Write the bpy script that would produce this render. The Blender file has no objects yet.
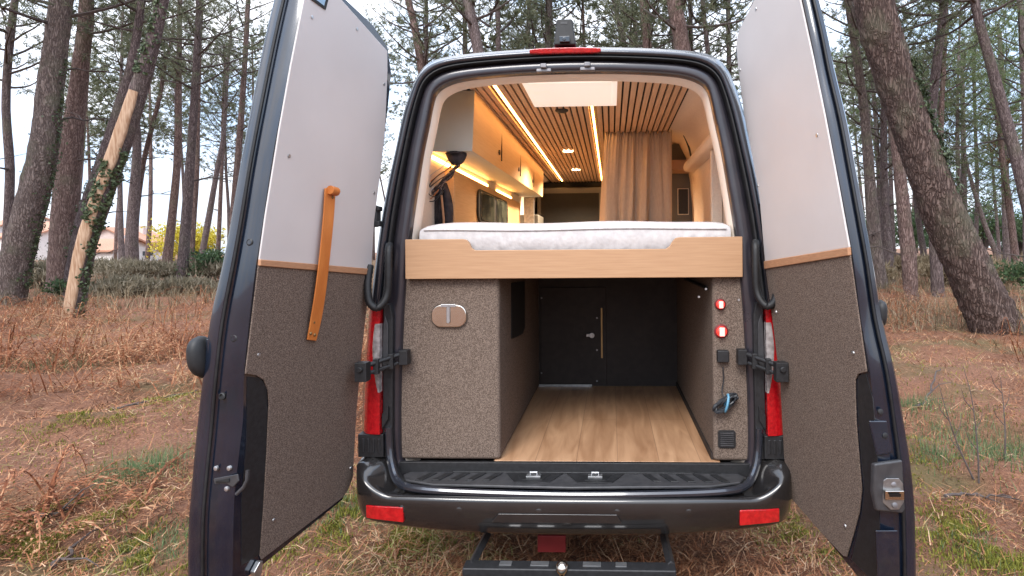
import bpy, bmesh, math, random
import numpy as np
from mathutils import Vector, Matrix

random.seed(7)
RNG = np.random.default_rng(11)
SC = bpy.context.scene
COL = SC.collection
R = math.radians

# ------------------------------------------------------------------ camera
F, D, HC, CX = 550.0, 2.5, 1.6, 0.168
PU, PV = 592.0, 250.0
YAW, ROLL = R(2.0), R(0.45)
CAM = Vector((CX, -D, HC))
FWD = Vector((-math.sin(YAW), math.cos(YAW), 0))
R0 = Vector((math.cos(YAW), math.sin(YAW), 0))
RGT = R0 * math.cos(ROLL) - Vector((0, 0, 1)) * math.sin(ROLL)
UPV = Vector((0, 0, 1)) * math.cos(ROLL) + R0 * math.sin(ROLL)


def ray(u, v):
    return FWD + RGT * ((u - PU) / F) + UPV * ((PV - v) / F)


def P(u, v, y):
    """measured point of the photograph on the vertical plane at distance y"""
    d = ray(u, v)
    return CAM + d * ((y + D) / d.y)


def PX(u, v, x):
    d = ray(u, v)
    return CAM + d * ((x - CX) / d.x)


def PP(u, v, p0, n):
    d = ray(u, v)
    return CAM + d * ((p0 - CAM).dot(n) / d.dot(n))


def proj(p):
    q = Vector(p) - CAM
    w = q.dot(FWD)
    return PU + F * q.dot(RGT) / w, PV - F * q.dot(UPV) / w


cam_d = bpy.data.cameras.new('camera')
cam = bpy.data.objects.new('camera', cam_d)
COL.objects.link(cam)
cam_d.sensor_fit = 'HORIZONTAL'
cam_d.sensor_width = 36
cam_d.lens = F / 1024 * 36
cam_d.shift_x = (512 - PU) / 1024
cam_d.shift_y = -(288 - PV) / 1024
cam_d.clip_start = 0.02
cam_d.clip_end = 2000
cam.matrix_world = Matrix(((RGT.x, UPV.x, -FWD.x, CAM.x), (RGT.y, UPV.y, -FWD.y, CAM.y),
                           (RGT.z, UPV.z, -FWD.z, CAM.z), (0, 0, 0, 1)))
SC.camera = cam

# ------------------------------------------------------------------ materials


def s2l(c):
    return tuple(((x / 255) / 12.92 if x / 255 <= .04045 else ((x / 255 + .055) / 1.055) ** 2.4) for x in c)


def new_mat(name):
    m = bpy.data.materials.new(name)
    m.use_nodes = True
    nt = m.node_tree
    return m, nt, nt.nodes['Principled BSDF']


def pm(name, col, rough=.5, metal=0., coat=0., col2=None, scale=8., stretch=(1, 1, 1), detail=4., bump=0.,
       bscale=None, spec=.5, rvar=0., lo=.35, hi=.65, trans=0., emit=None, estr=0.):
    m, nt, b = new_mat(name)
    N, L = nt.nodes, nt.links
    b.inputs['Roughness'].default_value = rough
    b.inputs['Metallic'].default_value = metal
    b.inputs['Coat Weight'].default_value = coat
    b.inputs['Coat Roughness'].default_value = .06
    b.inputs['Specular IOR Level'].default_value = spec
    b.inputs['Transmission Weight'].default_value = trans
    c2 = col2 or tuple(min(1, x * 1.25 + .004) for x in col)
    tc = N.new('ShaderNodeTexCoord')
    mp = N.new('ShaderNodeMapping')
    mp.inputs['Scale'].default_value = stretch
    L.new(tc.outputs['Object'], mp.inputs['Vector'])
    nz = N.new('ShaderNodeTexNoise')
    nz.inputs['Scale'].default_value = scale
    nz.inputs['Detail'].default_value = detail
    L.new(mp.outputs[0], nz.inputs['Vector'])
    cr = N.new('ShaderNodeValToRGB')
    cr.color_ramp.elements[0].position = lo
    cr.color_ramp.elements[1].position = hi
    cr.color_ramp.elements[0].color = (*col, 1)
    cr.color_ramp.elements[1].color = (*c2, 1)
    L.new(nz.outputs['Fac'], cr.inputs['Fac'])
    L.new(cr.outputs[0], b.inputs['Base Color'])
    if rvar:
        n2 = N.new('ShaderNodeTexNoise')
        n2.inputs['Scale'].default_value = 5
        n2.inputs['Detail'].default_value = 6
        L.new(tc.outputs['Object'], n2.inputs['Vector'])
        mr = N.new('ShaderNodeMapRange')
        mr.inputs[3].default_value = max(0.02, rough - rvar)
        mr.inputs[4].default_value = min(1, rough + rvar)
        L.new(n2.outputs['Fac'], mr.inputs[0])
        L.new(mr.outputs[0], b.inputs['Roughness'])
    if bump:
        bp = N.new('ShaderNodeBump')
        bp.inputs['Strength'].default_value = bump
        bp.inputs['Distance'].default_value = .01
        if bscale:
            n3 = N.new('ShaderNodeTexNoise')
            n3.inputs['Scale'].default_value = bscale
            n3.inputs['Detail'].default_value = 3
            L.new(mp.outputs[0], n3.inputs['Vector'])
            L.new(n3.outputs['Fac'], bp.inputs['Height'])
        else:
            L.new(nz.outputs['Fac'], bp.inputs['Height'])
        L.new(bp.outputs[0], b.inputs['Normal'])
    if emit:
        b.inputs['Emission Color'].default_value = (*emit, 1)
        b.inputs['Emission Strength'].default_value = estr
    return m


def island_mat(name, stops, rough=.8, transl=0., noise=0.):
    """every blade, leaf or needle gets its own colour out of the ramp"""
    m, nt, b = new_mat(name)
    N, L = nt.nodes, nt.links
    g = N.new('ShaderNodeNewGeometry')
    cr = N.new('ShaderNodeValToRGB')
    el = cr.color_ramp.elements
    el[0].position, el[1].position = stops[0][0], stops[-1][0]
    el[0].color, el[1].color = (*stops[0][1], 1), (*stops[-1][1], 1)
    for p, c in stops[1:-1]:
        e = el.new(p)
        e.color = (*c, 1)
    fac = g.outputs['Random Per Island']
    if noise:
        tc = N.new('ShaderNodeTexCoord')
        nz = N.new('ShaderNodeTexNoise')
        nz.inputs['Scale'].default_value = noise
        nz.inputs['Detail'].default_value = 3
        L.new(tc.outputs['Object'], nz.inputs['Vector'])
        ma = N.new('ShaderNodeMath')
        ma.operation = 'MULTIPLY_ADD'
        L.new(nz.outputs['Fac'], ma.inputs[0])
        ma.inputs[1].default_value = 1.6
        ma.inputs[2].default_value = -.8
        mb = N.new('ShaderNodeMath')
        mb.operation = 'ADD'
        mb.use_clamp = True
        L.new(fac, mb.inputs[0])
        L.new(ma.outputs[0], mb.inputs[1])
        fac = mb.outputs[0]
    L.new(fac, cr.inputs['Fac'])
    L.new(cr.outputs[0], b.inputs['Base Color'])
    b.inputs['Roughness'].default_value = rough
    b.inputs['Specular IOR Level'].default_value = .25
    if transl:
        tr = N.new('ShaderNodeBsdfTranslucent')
        L.new(cr.outputs[0], tr.inputs['Color'])
        mx = N.new('ShaderNodeMixShader')
        mx.inputs[0].default_value = transl
        L.new(b.outputs[0], mx.inputs[1])
        L.new(tr.outputs[0], mx.inputs[2])
        L.new(mx.outputs[0], N['Material Output'].inputs['Surface'])
    return m


def bark_mat(name, dark, mid, light, vscale=9., bump=.9, moss=0.):
    m, nt, b = new_mat(name)
    N, L = nt.nodes, nt.links
    tc = N.new('ShaderNodeTexCoord')
    mp = N.new('ShaderNodeMapping')
    mp.inputs['Scale'].default_value = (1, 1, .17)
    L.new(tc.outputs['Object'], mp.inputs['Vector'])
    wn = N.new('ShaderNodeTexNoise')
    wn.inputs['Scale'].default_value = 6
    wn.inputs['Detail'].default_value = 4
    L.new(mp.outputs[0], wn.inputs['Vector'])
    ad = N.new('ShaderNodeMixRGB')
    ad.blend_type = 'LINEAR_LIGHT'
    ad.inputs[0].default_value = .30
    L.new(mp.outputs[0], ad.inputs[1])
    L.new(wn.outputs['Color'], ad.inputs[2])
    vo = N.new('ShaderNodeTexVoronoi')
    vo.feature = 'DISTANCE_TO_EDGE'
    vo.inputs['Scale'].default_value = vscale
    L.new(ad.outputs[0], vo.inputs['Vector'])
    fn = N.new('ShaderNodeTexNoise')
    fn.inputs['Scale'].default_value = 26
    fn.inputs['Detail'].default_value = 6
    fn.inputs['Roughness'].default_value = .7
    L.new(mp.outputs[0], fn.inputs['Vector'])
    mr = N.new('ShaderNodeMapRange')
    mr.inputs[1].default_value = 0
    mr.inputs[2].default_value = .22
    mr.inputs[3].default_value = .30
    L.new(vo.outputs['Distance'], mr.inputs[0])
    mul = N.new('ShaderNodeMath')
    mul.operation = 'MULTIPLY'
    L.new(mr.outputs[0], mul.inputs[0])
    L.new(fn.outputs['Fac'], mul.inputs[1])
    cr = N.new('ShaderNodeValToRGB')
    el = cr.color_ramp.elements
    el[0].position, el[1].position = 0.08, .72
    el[0].color, el[1].color = (*dark, 1), (*light, 1)
    e = el.new(.38)
    e.color = (*mid, 1)
    L.new(mul.outputs[0], cr.inputs['Fac'])
    out = cr.outputs[0]
    ln = N.new('ShaderNodeTexNoise')
    ln.inputs['Scale'].default_value = 1.7
    ln.inputs['Detail'].default_value = 5
    L.new(tc.outputs['Object'], ln.inputs['Vector'])
    lr = N.new('ShaderNodeMapRange')
    lr.inputs[1].default_value = .52
    lr.inputs[2].default_value = .7
    lr.inputs[3].default_value = 0
    lr.inputs[4].default_value = .35 + moss
    L.new(ln.outputs['Fac'], lr.inputs[0])
    mx = N.new('ShaderNodeMixRGB')
    L.new(lr.outputs[0], mx.inputs[0])
    L.new(out, mx.inputs[1])
    mx.inputs[2].default_value = (.15, .15, .10, 1)
    L.new(mx.outputs[0], b.inputs['Base Color'])
    bp = N.new('ShaderNodeBump')
    bp.inputs['Strength'].default_value = bump
    bp.inputs['Distance'].default_value = .03
    L.new(mul.outputs[0], bp.inputs['Height'])
    L.new(bp.outputs[0], b.inputs['Normal'])
    b.inputs['Roughness'].default_value = .9
    b.inputs['Specular IOR Level'].default_value = .2
    return m


M = {}
M['paint'] = pm('dark_metallic_paint', (.026, .029, .040), .22, .4, 1., (.034, .038, .050), 3, rvar=.08)
M['paint_in'] = pm('dark_blue_door_paint', (.004, .008, .018), .22, .1, 1., (.008, .013, .026), 6, rvar=.12)
M['frame_in'] = pm('plum_grey_paint', (.022, .021, .029), .30, .2, .6, (.038, .033, .041), 7, rvar=.08)
M['rubber'] = pm('black_rubber', (.006, .006, .007), .55, col2=(.012, .012, .013), scale=40)
M['plastic'] = pm('black_plastic', (.010, .010, .011), .5, col2=(.018, .018, .020), scale=60, bump=.15, bscale=300)
M['plastic_grey'] = pm('charcoal_plastic', (.034, .034, .037), .40, col2=(.050, .049, .052), scale=30, bump=.1, bscale=350, rvar=.1)
M['bumper'] = pm('dark_grey_bumper_paint', (.013, .012, .0125), .24, .2, .8, (.020, .0185, .0185), 4, rvar=.1)
M['white_panel'] = pm('white_laminate', (.56, .52, .505), .42, col2=(.60, .56, .545), scale=3, rvar=.08)
M['felt'] = pm('brown_felt', (.084, .061, .048), .95, col2=(.265, .205, .168), scale=300, detail=1.5, lo=.36, hi=.74, bump=.15, spec=.1)
M['oak'] = pm('light_oak', (.40, .225, .120), .45, col2=(.47, .28, .155), scale=5, stretch=(1.2, 18, 26), detail=6, lo=.3, hi=.7, bump=.03)
M['oak_in'] = pm('oak_veneer', (.52, .315, .150), .45, col2=(.60, .385, .200), scale=5, stretch=(20, 1.2, 22), detail=6, lo=.3, hi=.7)
M['slat'] = pm('oak_slat', (.58, .375, .235), .5, col2=(.68, .46, .30), scale=5, stretch=(26, 1.2, 22), detail=6)
M['slat_gap'] = pm('dark_felt_backing', (.020, .011, .008), .95, col2=(.030, .018, .013), scale=60)
M['trim_wood'] = pm('pine_trim', (.38, .190, .10), .5, col2=(.48, .26, .145), scale=12, stretch=(3, 3, 40))
M['liner'] = pm('beige_lining', (.80, .69, .58), .6, col2=(.84, .73, .62), scale=5)
M['wall_beige'] = pm('beige_wall_fabric', (.68, .56, .46), .75, col2=(.74, .62, .51), scale=90, bump=.1)
M['green_grey'] = pm('sage_grey_laminate', (.42, .425, .38), .5, col2=(.46, .465, .42), scale=4)
M['mid_grey'] = pm('mid_grey_laminate', (.11, .11, .105), .45, col2=(.135, .135, .13), scale=4)
M['white_plastic'] = pm('white_vent_plastic', (.72, .69, .64), .4, col2=(.78, .75, .70), scale=4)
M['hatch_glow'] = pm('daylight_glow_hatch', (.75, .72, .68), .4, scale=4, emit=(1., .86, .74), estr=.28)  # opaque hatch; daylight through it is put in as emission
M['dark_wall'] = pm('black_brown_wall', (.015, .0095, .008), .7, col2=(.026, .0175, .015), scale=20, rvar=.1)
M['black'] = pm('flat_black', (.004, .004, .004), .7, col2=(.007, .007, .007), scale=20)
M['chrome'] = pm('chromed_metal', (.62, .58, .52), .16, 1., col2=(.72, .68, .62), scale=6, rvar=.08)
M['steel'] = pm('galvanised_steel', (.42, .43, .44), .36, .9, col2=(.55, .55, .56), scale=22, rvar=.12)
M['steel_dull'] = pm('worn_steel', (.26, .26, .265), .4, .85, col2=(.36, .36, .365), scale=40, rvar=.12)
M['striker'] = pm('dull_grey_steel', (.16, .155, .16), .4, .6, col2=(.24, .23, .24), scale=30)
M['brass'] = pm('brass', (.24, .155, .07), .5, .9, col2=(.32, .21, .10), scale=12)
M['leather'] = pm('orange_leather', (.50, .150, .028), .5, col2=(.64, .215, .045), scale=14, stretch=(1, 1, .4), bump=.2, bscale=120)
M['red'] = pm('red_lens', (.34, .003, .007), .10, coat=1., col2=(.50, .008, .012), scale=60, bump=.25, bscale=130)
M['red_plate'] = pm('red_painted_steel', (.13, .003, .005), .6, scale=12)
M['clear'] = pm('clear_lens', (.22, .19, .185), .12, coat=1., col2=(.42, .38, .37), scale=40, bump=.3, bscale=120)
M['switch'] = pm('lit_red_switch', (.7, .03, .02), .25, coat=.6, emit=(1., .07, .05), estr=.35)
M['switch_mark'] = pm('glowing_switch_mark', (.8, .4, .35), .3, emit=(1., .45, .38), estr=.45)
M['led'] = pm('warm_led', (.9, .7, .4), .4, emit=(1., .47, .13), estr=10.)
M['spot'] = pm('warm_spotlight', (.9, .75, .5), .4, emit=(1., .66, .32), estr=6.)
M['mattress'] = pm('white_mattress_ticking', (.48, .455, .455), .85, col2=(.56, .535, .53), scale=26, stretch=(1.3, 1, 1), bump=.9, bscale=14)
M['curtain'] = pm('taupe_curtain', (.52, .42, .34), .9, col2=(.58, .48, .39), scale=140, stretch=(1, 1, .2), bump=.15, spec=.1)
M['cab_dark'] = pm('grey_black_blackout_cloth', (.006, .0065, .0085), .9, col2=(.011, .0115, .014), scale=9)
M['cloth_dark'] = pm('dark_cloth', (.012, .011, .014), .9, col2=(.05, .04, .045), scale=26, bump=.4)
M['cloth_print'] = pm('dark_printed_cloth', (.02, .016, .02), .85, col2=(.30, .22, .20), scale=34, detail=2, lo=.5, hi=.62, bump=.4)
M['smoke_glass'] = pm('smoked_glass', (.03, .035, .033), .06, coat=1., col2=(.10, .11, .09), scale=7, lo=.45, hi=.6)
M['cable'] = pm('dark_grey_cable', (.016, .018, .022), .45, scale=30)
M['blue_tie'] = pm('blue_cable_tie', (.10, .26, .38), .45, scale=30)
M['tyre'] = pm('tyre_rubber', (.014, .014, .014), .8, col2=(.03, .027, .024), scale=20)
M['underbody'] = pm('underbody_black', (.010, .010, .010), .75, col2=(.022, .02, .018), scale=9)
M['glass_dark'] = pm('tinted_windscreen', (.01, .012, .014), .05, coat=1., scale=5)

# oak plank floor
m, nt, b = new_mat('oak_plank_floor')
N, L = nt.nodes, nt.links
tc = N.new('ShaderNodeTexCoord')
mp = N.new('ShaderNodeMapping')
mp.inputs['Rotation'].default_value = (0, 0, R(90))
L.new(tc.outputs['Object'], mp.inputs['Vector'])
br = N.new('ShaderNodeTexBrick')
br.inputs['Color1'].default_value = (.44, .255, .145, 1)
br.inputs['Color2'].default_value = (.54, .33, .195, 1)
br.inputs['Mortar'].default_value = (.30, .17, .10, 1)
br.inputs['Scale'].default_value = 1
br.inputs['Mortar Size'].default_value = .0016
br.inputs['Brick Width'].default_value = 1.3
br.inputs['Row Height'].default_value = .19
L.new(mp.outputs[0], br.inputs['Vector'])
mp2 = N.new('ShaderNodeMapping')
mp2.inputs['Scale'].default_value = (9, 1.1, 1)
L.new(tc.outputs['Object'], mp2.inputs['Vector'])
nz = N.new('ShaderNodeTexNoise')
nz.inputs['Scale'].default_value = 2.2
nz.inputs['Detail'].default_value = 8
nz.inputs['Distortion'].default_value = .6
L.new(mp2.outputs[0], nz.inputs['Vector'])
cr = N.new('ShaderNodeValToRGB')
cr.color_ramp.elements[0].position, cr.color_ramp.elements[1].position = .3, .68
cr.color_ramp.elements[0].color, cr.color_ramp.elements[1].color = (.66, .58, .52, 1), (1.07, 1.06, 1.05, 1)
L.new(nz.outputs['Fac'], cr.inputs['Fac'])
mx = N.new('ShaderNodeMixRGB')
mx.blend_type = 'MULTIPLY'
mx.inputs[0].default_value = 1
L.new(br.outputs['Color'], mx.inputs[1])
L.new(cr.outputs[0], mx.inputs[2])
L.new(mx.outputs[0], b.inputs['Base Color'])
b.inputs['Roughness'].default_value = .38
M['floor'] = m

BARK = [
    bark_mat('grey_pine_bark', (.052, .037, .036), (.195, .148, .143), (.37, .305, .295), 19),
    bark_mat('reddish_pine_bark', (.050, .029, .026), (.200, .132, .116), (.38, .28, .255), 18, 1.2),
    bark_mat('dark_pine_bark', (.040, .029, .028), (.145, .108, .105), (.29, .232, .225), 20),
    bark_mat('mossy_pine_bark', (.047, .035, .032), (.185, .140, .126), (.34, .28, .25), 18, 1.2, .25),
    bark_mat('cracked_pine_bark', (.026, .017, .015), (.125, .083, .071), (.27, .198, .172), 13, 1.6, .12),
]
M['raw_wood'] = pm('stripped_sapwood', (.30, .170, .095), .8, col2=(.50, .345, .235), scale=6, stretch=(6, 6, .6), detail=6, bump=.4)
M['needles'] = island_mat('pine_needles', [(0, (.064, .078, .044)), (.5, (.135, .152, .088)), (1, (.235, .24, .155))], .6, .4)
M['needles_fresh'] = island_mat('fresh_pine_needles', [(0, (.085, .125, .050)), (.5, (.150, .205, .090)), (1, (.25, .29, .145))], .6, .4)
M['needles_rust'] = island_mat('rust_pine_needles', [(0, (.12, .06, .03)), (.5, (.22, .12, .06)), (1, (.30, .19, .11))], .7, .3)
M['twig'] = pm('bare_twig', (.050, .036, .032), .9, col2=(.10, .078, .07), scale=20)
M['ivy'] = island_mat('ivy_leaves', [(0, (.030, .046, .022)), (.6, (.075, .102, .050)), (1, (.15, .18, .10))], .5, .2)
M['litter'] = island_mat('dry_needle_litter', [(0, (.055, .022, .011)), (.25, (.185, .070, .033)), (.52, (.345, .145, .070)), (.78, (.46, .245, .130)), (.92, (.57, .39, .25)), (1, (.28, .26, .09))], .85, .15, 1.1)
M['bracken'] = island_mat('dead_bracken', [(0, (.11, .036, .017)), (.4, (.26, .092, .043)), (.75, (.39, .170, .085)), (1, (.52, .335, .19))], .85, .25, .9)
M['moss'] = island_mat('moss_and_grass', [(0, (.075, .085, .012)), (.5, (.19, .195, .030)), (1, (.33, .30, .065))], .8, .3)
M['grass'] = island_mat('green_grass_blades', [(0, (.055, .105, .042)), (.5, (.115, .195, .082)), (1, (.24, .29, .15))], .6, .35)
M['straw'] = island_mat('pale_dry_grass', [(0, (.13, .095, .055)), (.5, (.24, .185, .115)), (1, (.37, .30, .20))], .8, .3)
M['heath'] = island_mat('grey_green_heath', [(0, (.11, .095, .060)), (.5, (.22, .185, .125)), (1, (.36, .31, .23))], .8, .3)
M['leaf_green'] = island_mat('shrub_leaves', [(0, (.035, .065, .028)), (.6, (.075, .125, .055)), (1, (.15, .21, .10))], .55, .35)
M['leaf_yellow'] = island_mat('yellow_mimosa_leaves', [(0, (.38, .30, .03)), (.6, (.70, .60, .06)), (1, (.82, .74, .18))], .6, .35)
M['house_white'] = pm('white_render', (.66, .63, .60), .85, col2=(.74, .71, .68), scale=3)
M['house_pink'] = pm('pale_pink_render', (.58, .47, .43), .85, col2=(.66, .55, .51), scale=3)
M['roof_tile'] = pm('terracotta_tiles', (.36, .17, .105), .85, col2=(.50, .27, .18), scale=14, bump=.5)
M['shutter'] = pm('house_window_glass', (.04, .05, .06), .1, scale=3)

# ------------------------------------------------------------------ mesh builder


SHIFT = 0.0


class MB:
    def __init__(s):
        s.v, s.f, s.m = [], [], []

    def add(s, vs, fs, mi=0):
        b0 = len(s.v)
        s.v += [tuple(v) for v in vs]
        s.f += [tuple(b0 + i for i in f) for f in fs]
        s.m += [mi] * len(fs)
        return s

    def box(s, lo, hi, mi=0):
        x0, y0, z0 = lo
        x1, y1, z1 = hi
        return s.add([(x0, y0, z0), (x1, y0, z0), (x1, y1, z0), (x0, y1, z0), (x0, y0, z1), (x1, y0, z1), (x1, y1, z1), (x0, y1, z1)],
                     [(0, 3, 2, 1), (4, 5, 6, 7), (0, 1, 5, 4), (1, 2, 6, 5), (2, 3, 7, 6), (3, 0, 4, 7)], mi)

    def prism(s, pts, ext, mi=0):
        pts = [Vector(p) for p in pts]
        ext = Vector(ext)
        n = len(pts)
        return s.add(pts + [p + ext for p in pts],
                     [tuple(range(n))[::-1], tuple(range(n, 2 * n))] + [(i, (i + 1) % n, n + (i + 1) % n, n + i) for i in range(n)], mi)

    def loft(s, rings, closed=True, caps=True, mi=0, row_m=None, col_m=None):
        n = len(rings[0])
        b0 = len(s.v)
        for r in rings:
            s.v += [tuple(p) for p in r]
        for i in range(len(rings) - 1):
            for j in range(n if closed else n - 1):
                k = (j + 1) % n
                s.f.append((b0 + i * n + j, b0 + i * n + k, b0 + (i + 1) * n + k, b0 + (i + 1) * n + j))
                s.m.append(row_m[i] if row_m else col_m[j] if col_m else mi)
        if caps and closed:
            s.f.append(tuple(b0 + j for j in range(n))[::-1])
            s.m.append(mi)
            s.f.append(tuple(b0 + (len(rings) - 1) * n + j for j in range(n)))
            s.m.append(mi)
        return s

    def tube(s, path, r, seg=8, mi=0, flat=1.):
        path = [Vector(p) for p in path]
        rings = []
        up = None
        for i, p in enumerate(path):
            t = (path[min(i + 1, len(path) - 1)] - path[max(i - 1, 0)]).normalized()
            if up is None:
                up = Vector((0, 0, 1)) if abs(t.z) < .9 else Vector((0, 1, 0))
            a = t.cross(up)
            if a.length < 1e-5:
                a = t.orthogonal()
            a.normalize()
            b = a.cross(t).normalized()
            up = b
            rr = r[i] if isinstance(r, (list, tuple)) else r
            rings.append([p + a * (rr * math.cos(2 * math.pi * k / seg)) + b * (rr * flat * math.sin(2 * math.pi * k / seg)) for k in range(seg)])
        return s.loft(rings, mi=mi)

    def lathe(s, c, axis, prof, seg=20, mi=0):
        c, axis = Vector(c), Vector(axis).normalized()
        a = axis.orthogonal().normalized()
        b = axis.cross(a)
        rings = [[c + axis * h + a * (r * math.cos(2 * math.pi * k / seg)) + b * (r * math.sin(2 * math.pi * k / seg)) for k in range(seg)] for r, h in prof]
        return s.loft(rings, mi=mi)

    def build(s, name, mats, parent=None, bevel=0., seg=2, sharp=35, off=None, recalc=True):
        if not isinstance(mats, (list, tuple)):
            mats = [mats]
        me = bpy.data.meshes.new(name)
        if SHIFT:
            s.v = [(a + SHIFT, b, c) for a, b, c in s.v]
        vs = s.v if off is None else [(a - off[0], b - off[1], c - off[2]) for a, b, c in s.v]
        me.from_pydata(vs, [], s.f)
        for q in mats:
            me.materials.append(q)
        me.polygons.foreach_set('material_index', s.m)
        if recalc:
            bm = bmesh.new()
            bm.from_mesh(me)
            bmesh.ops.recalc_face_normals(bm, faces=bm.faces)
            bm.to_mesh(me)
            bm.free()
        me.polygons.foreach_set('use_smooth', [True] * len(me.polygons))
        me.set_sharp_from_angle(angle=R(sharp))
        me.update()
        o = bpy.data.objects.new(name, me)
        COL.objects.link(o)
        if parent:
            o.parent = parent
        if bevel:
            bv = o.modifiers.new('bevel', 'BEVEL')
            bv.width = bevel
            bv.segments = seg
            bv.limit_method = 'ANGLE'
            bv.angle_limit = R(32)
            bv.harden_normals = True
        return o


def soup(name, verts, mat, parent=None):
    """triangle soup, verts shape (n,3,3)"""
    v = np.ascontiguousarray(verts, dtype=np.float32).reshape(-1, 3)
    n = len(v) // 3
    me = bpy.data.meshes.new(name)
    me.vertices.add(len(v))
    me.vertices.foreach_set('co', v.ravel())
    me.loops.add(len(v))
    me.loops.foreach_set('vertex_index', np.arange(len(v), dtype=np.int32))
    me.polygons.add(n)
    me.polygons.foreach_set('loop_start', np.arange(0, 3 * n, 3, dtype=np.int32))
    me.update(calc_edges=True)
    me.validate()
    me.materials.append(mat)
    o = bpy.data.objects.new(name, me)
    COL.objects.link(o)
    if parent:
        o.parent = parent
    return o


def mesh_np(name, verts, tris, mat, parent=None, smooth=False):
    v = np.ascontiguousarray(verts, dtype=np.float32).reshape(-1, 3)
    t = np.ascontiguousarray(tris, dtype=np.int32).reshape(-1, 3)
    me = bpy.data.meshes.new(name)
    me.vertices.add(len(v))
    me.vertices.foreach_set('co', v.ravel())
    me.loops.add(t.size)
    me.loops.foreach_set('vertex_index', t.ravel())
    me.polygons.add(len(t))
    me.polygons.foreach_set('loop_start', np.arange(0, t.size, 3, dtype=np.int32))
    if smooth:
        me.polygons.foreach_set('use_smooth', np.ones(len(t), dtype=bool))
    me.update(calc_edges=True)
    me.materials.append(mat)
    o = bpy.data.objects.new(name, me)
    COL.objects.link(o)
    if parent:
        o.parent = parent
    return o


def tag(o, label=None, cat=None, group=None, kind=None):
    if label:
        o['label'] = label
    if cat:
        o['category'] = cat
    if group:
        o['group'] = group
    if kind:
        o['kind'] = kind
    return o


def empty(name, loc=(0, 0, 0)):
    o = bpy.data.objects.new(name, None)
    COL.objects.link(o)
    o.location = loc
    o.empty_display_size = .1
    return o


def cr_spline(pts, k):
    """catmull-rom through tuples"""
    P_ = [np.array(p, float) for p in pts]
    P_ = [2 * P_[0] - P_[1]] + P_ + [2 * P_[-1] - P_[-2]]
    out = []
    for i in range(1, len(P_) - 2):
        for j in range(k):
            t = j / k
            a, b, c, d = P_[i - 1:i + 3]
            out.append(.5 * ((2 * b) + (-a + c) * t + (2 * a - 5 * b + 4 * c - d) * t * t + (-a + 3 * b - 3 * c + d) * t ** 3))
    out.append(P_[-2])
    return out


# ================================================================== THE VAN
van = empty('camper_van')
tag(van, 'dark grey camper van with both rear doors open on a wooden interior', 'van')

PAIRS = [((.965, .46), (.700, .585)), ((.978, .60), (.780, .612)), ((.985, .70), (.797, .68)), ((.983, .9), (.797, .9)),
         ((.968, 1.1), (.790, 1.1)), ((.948, 1.3), (.780, 1.3)), ((.922, 1.5), (.768, 1.47)), ((.893, 1.7), (.748, 1.68)),
         ((.855, 1.9), (.718, 1.88)), ((.815, 2.07), (.690, 2.05)), ((.78, 2.22), (.660, 2.19)), ((.742, 2.33), (.642, 2.28)),
         ((.708, 2.405), (.622, 2.335)), ((.660, 2.458), (.575, 2.37)), ((.585, 2.488), (.50, 2.392)), ((.44, 2.506), (.38, 2.405)),
         ((.2, 2.520), (.2, 2.415)), ((0, 2.525), (0, 2.418))]
half = cr_spline([(*a, *b) for a, b in PAIRS], 3)
full = [np.array((-h[0], h[1], -h[2], h[3])) for h in half] + [h for h in half[-2::-1]]
OUT = [(h[0], h[1]) for h in full]
INN = [(h[2], h[3]) for h in full]


def ring(t, y):
    return [(o[0] * (1 - t) + i[0] * t, y, o[1] * (1 - t) + i[1] * t) for o, i in zip(OUT, INN)]


# outer shell: closed rings along the length
SHIFT = -.016     # the van stands a touch left of the measured centre line
def body_ring(y, dx, dz, k=1., w=1.):
    pts = []
    for x, z in OUT:
        zz = z + dz * max(0, min(1, (z - 1.9) / .55))
        xx = x * w + math.copysign(dx * max(0, min(1, (z - .4) / .5)), x) if abs(x) > .01 else x
        zz = .40 + (zz - .40) * k
        pts.append((xx, y, zz))
    pts.append((.90 * w, y, .40))
    pts.append((-.90 * w, y, .40))
    return pts


mb = MB()
rings = [body_ring(*a) for a in [(.07, -.004, -.004), (.10, .030, .035), (.30, .045, .09), (.6, .045, .13), (1.5, .045, .15), (3.2, .045, .15),
                                 (4.35, .018, .13), (4.8, .01, .04, .98), (5.3, .0, .0, .84, .98), (5.75, 0, 0, .55, .96), (6.3, 0, 0, .42, .93), (6.65, 0, 0, .34, .86), (6.75, 0, 0, .2, .75)]]
mb.loft(rings, closed=True, caps=False)
n_ = len(rings[-1])
mb.f.append(tuple(len(mb.v) - n_ + j for j in range(n_)))
mb.m.append(0)
body = mb.build('body', M['paint'], van, sharp=50)

mb = MB()
mb.prism([(-.78, 4.92, 2.30), (.78, 4.92, 2.30), (.86, 5.55, 1.55), (-.86, 5.55, 1.55)], (0, .05, .06))
mb.build('windscreen', M['glass_dark'], van, .01)

for sd_ in (-1, 1):
    mb = MB()
    mb.loft([[(sd_ * (1.016 + o_), y_, z_) for o_, z_ in ((0, .70), (.014, .72), (.014, .80), (0, .82))] for y_ in (.35, 1.0, 2.4, 4.2)])
    mb.build('side_moulding', M['plastic'], van, .004)
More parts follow.
